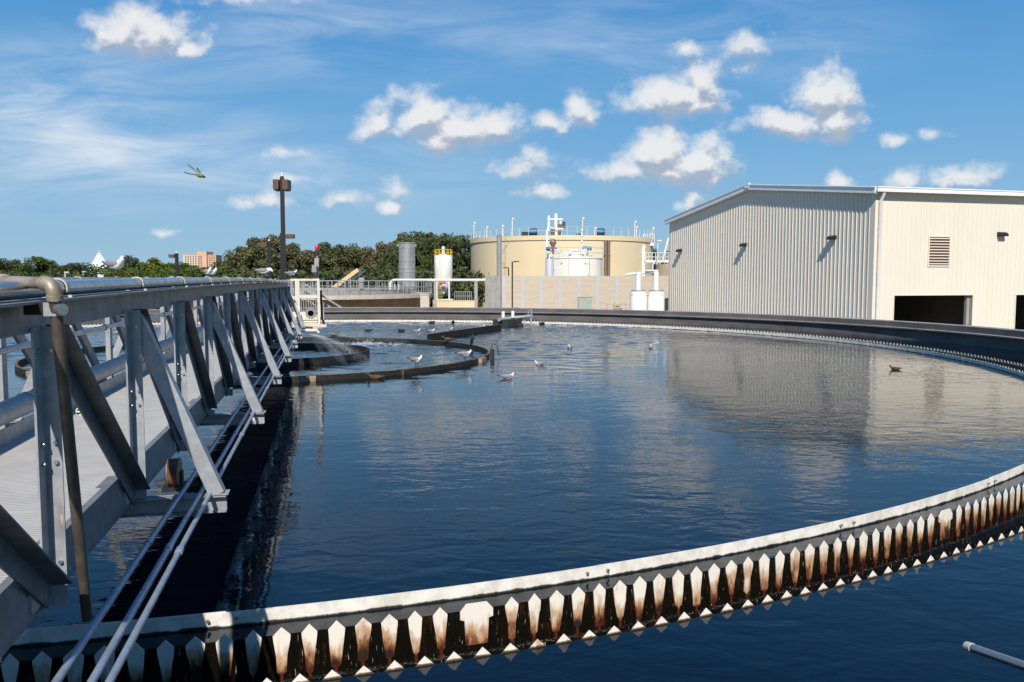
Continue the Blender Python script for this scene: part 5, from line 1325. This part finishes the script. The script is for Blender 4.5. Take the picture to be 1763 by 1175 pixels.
b = MB(); b.bar(at(201, 479, 120)-p, at(214, 470.5, 120)-p, .3, .3); b.bar(at(213, 471, 120)-p, at(218, 470.5, 120)-p, .22, .25); b.build('arm', red_p, o)
b = MB(); b.box(at(203, 482, 120)-p, (.9, .9, .7)); b.bar(at(203, 483, 120)-p, Vector((at(203, 483, 120).x-p.x, 0, GZ-p.z)), .4, .4); b.build('base', white_p, o)
p = at(175.5, 476.5, 118); o = thing('white_kiosk', 'small white box kiosk in front of the trees below the tent', 'kiosk', (p.x, 118, GZ)); h = at(175, 473, 118).z-GZ
b = MB(); b.box2((-.4, -.4, 0), (.4, .4, h-.1)); b.box2((-.45, -.45, h-.1), (.45, .45, h)); b.build('body', white_p, o)
p = at(263, 480, 60); o = thing('junction_box', 'grey junction box at the foot of the single head dark lamp pole', 'box', (at(309.5, 481, 62).x+.2-.6, 61.6, GZ)); h = at(309, 476, 61.6).z-GZ
b = MB(); b.box2((-.17, -.12, h-.9), (.17, .12, h)); b.box2((-.05, -.05, 0), (.05, .05, h-.9)); b.build('box', galv, o)
o = thing('hose_cabinet', 'red and white cabinet glimpsed through the far bridge truss', 'cabinet', at(374, 510, 50)); o.location.z = GZ
h = at(374, 504, 50).z-GZ
b = MB(); b.box2((-.28, 0, 0), (.28, .25, h)); b.build('back_panel', white_p, o); b = MB(); b.box2((-.12, -.03, h-.50), (.14, 0.0, h-.04)); b.build('red_panel', red_p, o)

# ------------------------------------------------------------------ trees
def crown_mesh(seed, n_leaf, spread=1.0, flat=1.0, lean=0.0, ls=.024):
    # unit tree: height 1, crown radius about .33; small leaf faces gathered in clumps
    q = random.Random(seed); v = []; f = []
    clumps = []
    for i in range(30):
        a = q.uniform(0, 2*PI); h = q.random()
        rr = .31*spread*math.sqrt(q.random())*(1-.62*max(0, h-.55))
        clumps.append((Vector((rr*math.cos(a)+lean*h, rr*math.sin(a), .16+.72*h*flat)), q.uniform(.075, .15)))
    clumps.append((Vector((lean, 0, .90*flat)), .10))
    for i in range(n_leaf):
        c, r = q.choice(clumps)
        d = Vector((q.gauss(0, 1), q.gauss(0, 1), q.gauss(0, 1))).normalized()*r*(q.random()**.35)
        d.z *= .8
        p = c+d
        s = ls*q.uniform(.5, 1.2)
        nrm = (d.normalized()*.8+Vector((q.gauss(0, 1), q.gauss(0, 1), q.gauss(0, 1)+.4)).normalized()).normalized()
        t1 = nrm.orthogonal().normalized(); t2 = nrm.cross(t1); a = q.uniform(0, PI)
        e1 = (t1*math.cos(a)+t2*math.sin(a))*s; e2 = nrm.cross(e1)*q.uniform(.45, .8)
        k = len(v); v += [p-e1, p+e2*.8+e1*.1, p+e1, p-e2*.8+e1*.1]; f.append((k, k+1, k+2, k+3))
    me = bpy.data.meshes.new('crown'); me.from_pydata([tuple(x) for x in v], [], f); me.update(); return me, clumps
def trunk_mesh(seed, clumps):
    q = random.Random(seed); b = MB()
    b.tube([(0, 0, 0), (.01, 0, .15), (0, .01, .35), (.0, 0, .7)], [.028, .022, .016, .006], 8)
    for c, r in clumps[::3]:
        z0 = max(.08, c.z-.18); b.tube([(0, 0, z0), (c.x*.5, c.y*.5, (z0+c.z)/2), tuple(c)], [.010, .007, .003], 5)
    me = bpy.data.meshes.new('trunk'); me.from_pydata(b.v, [], b.f); me.update(); me.materials.append(bark); return me
LM = {'o': leaf_olive, 'b': leaf_brown, 'd': leaf_dark, 'g': leaf_green, 'l': leaf_lime}
TV = {}
def tree(px, py, Y, wpx, kind, label, var=0, group=None):
    key = (kind, var)
    if key not in TV:
        me, cl = crown_mesh(100+var*7+ord(kind), 8000, 1.0 if var != 2 else 1.15, 1.0, .03*(var-1)); me.materials.append(LM[kind]); TV[key] = (me, trunk_mesh(var, cl))
    p = at(px, py, Y); h = (p.z-GZ)*1.02; wd = wpx/FPX*Y
    o = thing('tree', label, 'tree', (p.x, Y, GZ), rnd.uniform(0, 6.28), group)
    cr = bpy.data.objects.new('crown', TV[key][0]); tk = bpy.data.objects.new('trunk', TV[key][1])
    for c in (cr, tk):
        col.objects.link(c); c.parent = o
        k = wd*1.5/.76; c.scale = (k, k, h)
    return o
T = [
 (436, 408, 118, 70, 'o', 'large olive tree left of the tall lamp post at the wood edge', 0),
 (468, 404, 122, 70, 'b', 'brownish tree just behind the tall lamp post', 1),
 (416, 424, 121, 46, 'o', 'lower olive tree on the left flank of the wood beside the tower block', 2),
 (505, 418, 126, 60, 'o', 'olive tree between the tall lamp post and the red beacon', 1),
 (530, 430, 116, 52, 'b', 'brownish tree directly behind the grey control boxes', 2),
 (556, 416, 128, 64, 'o', 'olive tree behind the red beacon', 0),
 (584, 420, 124, 56, 'd', 'dark tree right of the red beacon above the conveyor foot', 1),
 (608, 425, 118, 60, 'o', 'olive tree above the top end of the yellow conveyor', 2),
 (636, 424, 126, 54, 'b', 'brownish tree between the conveyor and the steel silo', 0),
 (656, 416, 122, 50, 'b', 'taller brown tree just left of the steel silo', 1),
 (676, 420, 116, 48, 'd', 'dark tree touching the left side of the steel silo', 2),
 (697, 400, 130, 62, 'o', 'tall olive tree rising behind the steel silo', 0),
 (722, 398, 126, 54, 'd', 'tall dark tree right of the steel silo top', 1),
 (742, 401, 130, 60, 'o', 'tall olive tree behind the yellow silo railing', 2),
 (768, 402, 124, 56, 'd', 'dark tree above the white silo', 0),
 (792, 404, 128, 60, 'd', 'darkest tall tree touching the left edge of the tan tank', 1),
 (815, 412, 132, 60, 'd', 'dark tree peeping out behind the left edge of the tan tank', 2),
 (727, 438, 108, 34, 'g', 'small bright green tree right of the steel silo', 0),
 (1128, 428, 135, 44, 'd', 'dark tree between the tan tank stair and the metal building', 2),
 (1146, 432, 138, 40, 'o', 'olive tree glimpsed at the corner of the metal building', 0),
 (-6, 446, 150, 60, 'd', 'dark tree cut by the left edge of the photo', 1),
 (24, 446, 158, 44, 'd', 'dark tree left of the thin lattice masts', 2),
 (66, 442, 150, 62, 'g', 'rounded green tree behind the thin lattice masts', 0),
 (128, 452, 160, 60, 'd', 'dark low tree between the second mast and the white tent', 1),
 (221, 440, 150, 34, 'd', 'small dark tree poking up behind the large gull', 0),
 (262, 443, 140, 48, 'l', 'yellow green tree right of the large gull', 2),
 (292, 452, 150, 40, 'd', 'dark tree just left of the single head lamp pole', 2),
 (318, 452, 148, 40, 'd', 'dark bush like tree at the foot of the tower block', 1),
 (200, 455, 160, 34, 'd', 'dark tree between the white tent and the large gull', 2),
 (392, 448, 150, 52, 'g', 'green tree right of the tower block', 1),
]
for t in T: tree(*t)
# distant woodland and shrub belt that reads as one mass
q = random.Random(77)
def belt(name, spec, m, label):
    v = []; f = []
    for (x0, x1, ytop, Y0, Y1, nn, nl, ls) in spec:
        for i in range(nn):
            px = x0+(x1-x0)*(i+q.random())/nn; Y = q.uniform(Y0, Y1); p = at(px, ytop+q.uniform(-3, 5), Y); h = p.z-GZ; r = h*q.uniform(.28, .48)
            for j in range(nl):
                d = Vector((q.gauss(0, 1), q.gauss(0, 1), q.gauss(0, 1))).normalized()*(q.random()**.3)
                c = Vector((p.x+d.x*r*1.5, Y+d.y*r*1.2, GZ+h*.52+d.z*h*.50))
                s = ls*q.uniform(.5, 1.2); nrm = (d+Vector((q.gauss(0, 1), q.gauss(0, 1), q.gauss(0, 1)+.4)).normalized()*.8).normalized()
                t1 = nrm.orthogonal().normalized(); e1 = (t1*math.cos(j)+nrm.cross(t1)*math.sin(j))*s; e2 = nrm.cross(e1)*.7
                k = len(v); v += [c-e1, c+e2, c+e1, c-e2]; f.append((k, k+1, k+2, k+3))
    me = bpy.data.meshes.new(name); me.from_pydata([tuple(x) for x in v], [], f); me.update(); me.materials.append(m)
    o = bpy.data.objects.new(name, me); col.objects.link(o); tag(o, label, 'woodland', kind='stuff')
belt('shrub_belt', [(200, 430, 462, 112, 130, 46, 900, .26)], leaf_green, 'band of bright green shrubs above the bridge rail')
belt('woodland', [(-60, 420, 459, 160, 200, 70, 700, .38), (420, 840, 436, 132, 146, 64, 800, .38), (425, 840, 462, 100, 112, 40, 500, .3), (1090, 1190, 446, 145, 160, 14, 500, .38), (-60, 230, 466, 135, 150, 36, 700, .3)], leaf_dark, 'distant dark woodland filling the skyline behind the plant')
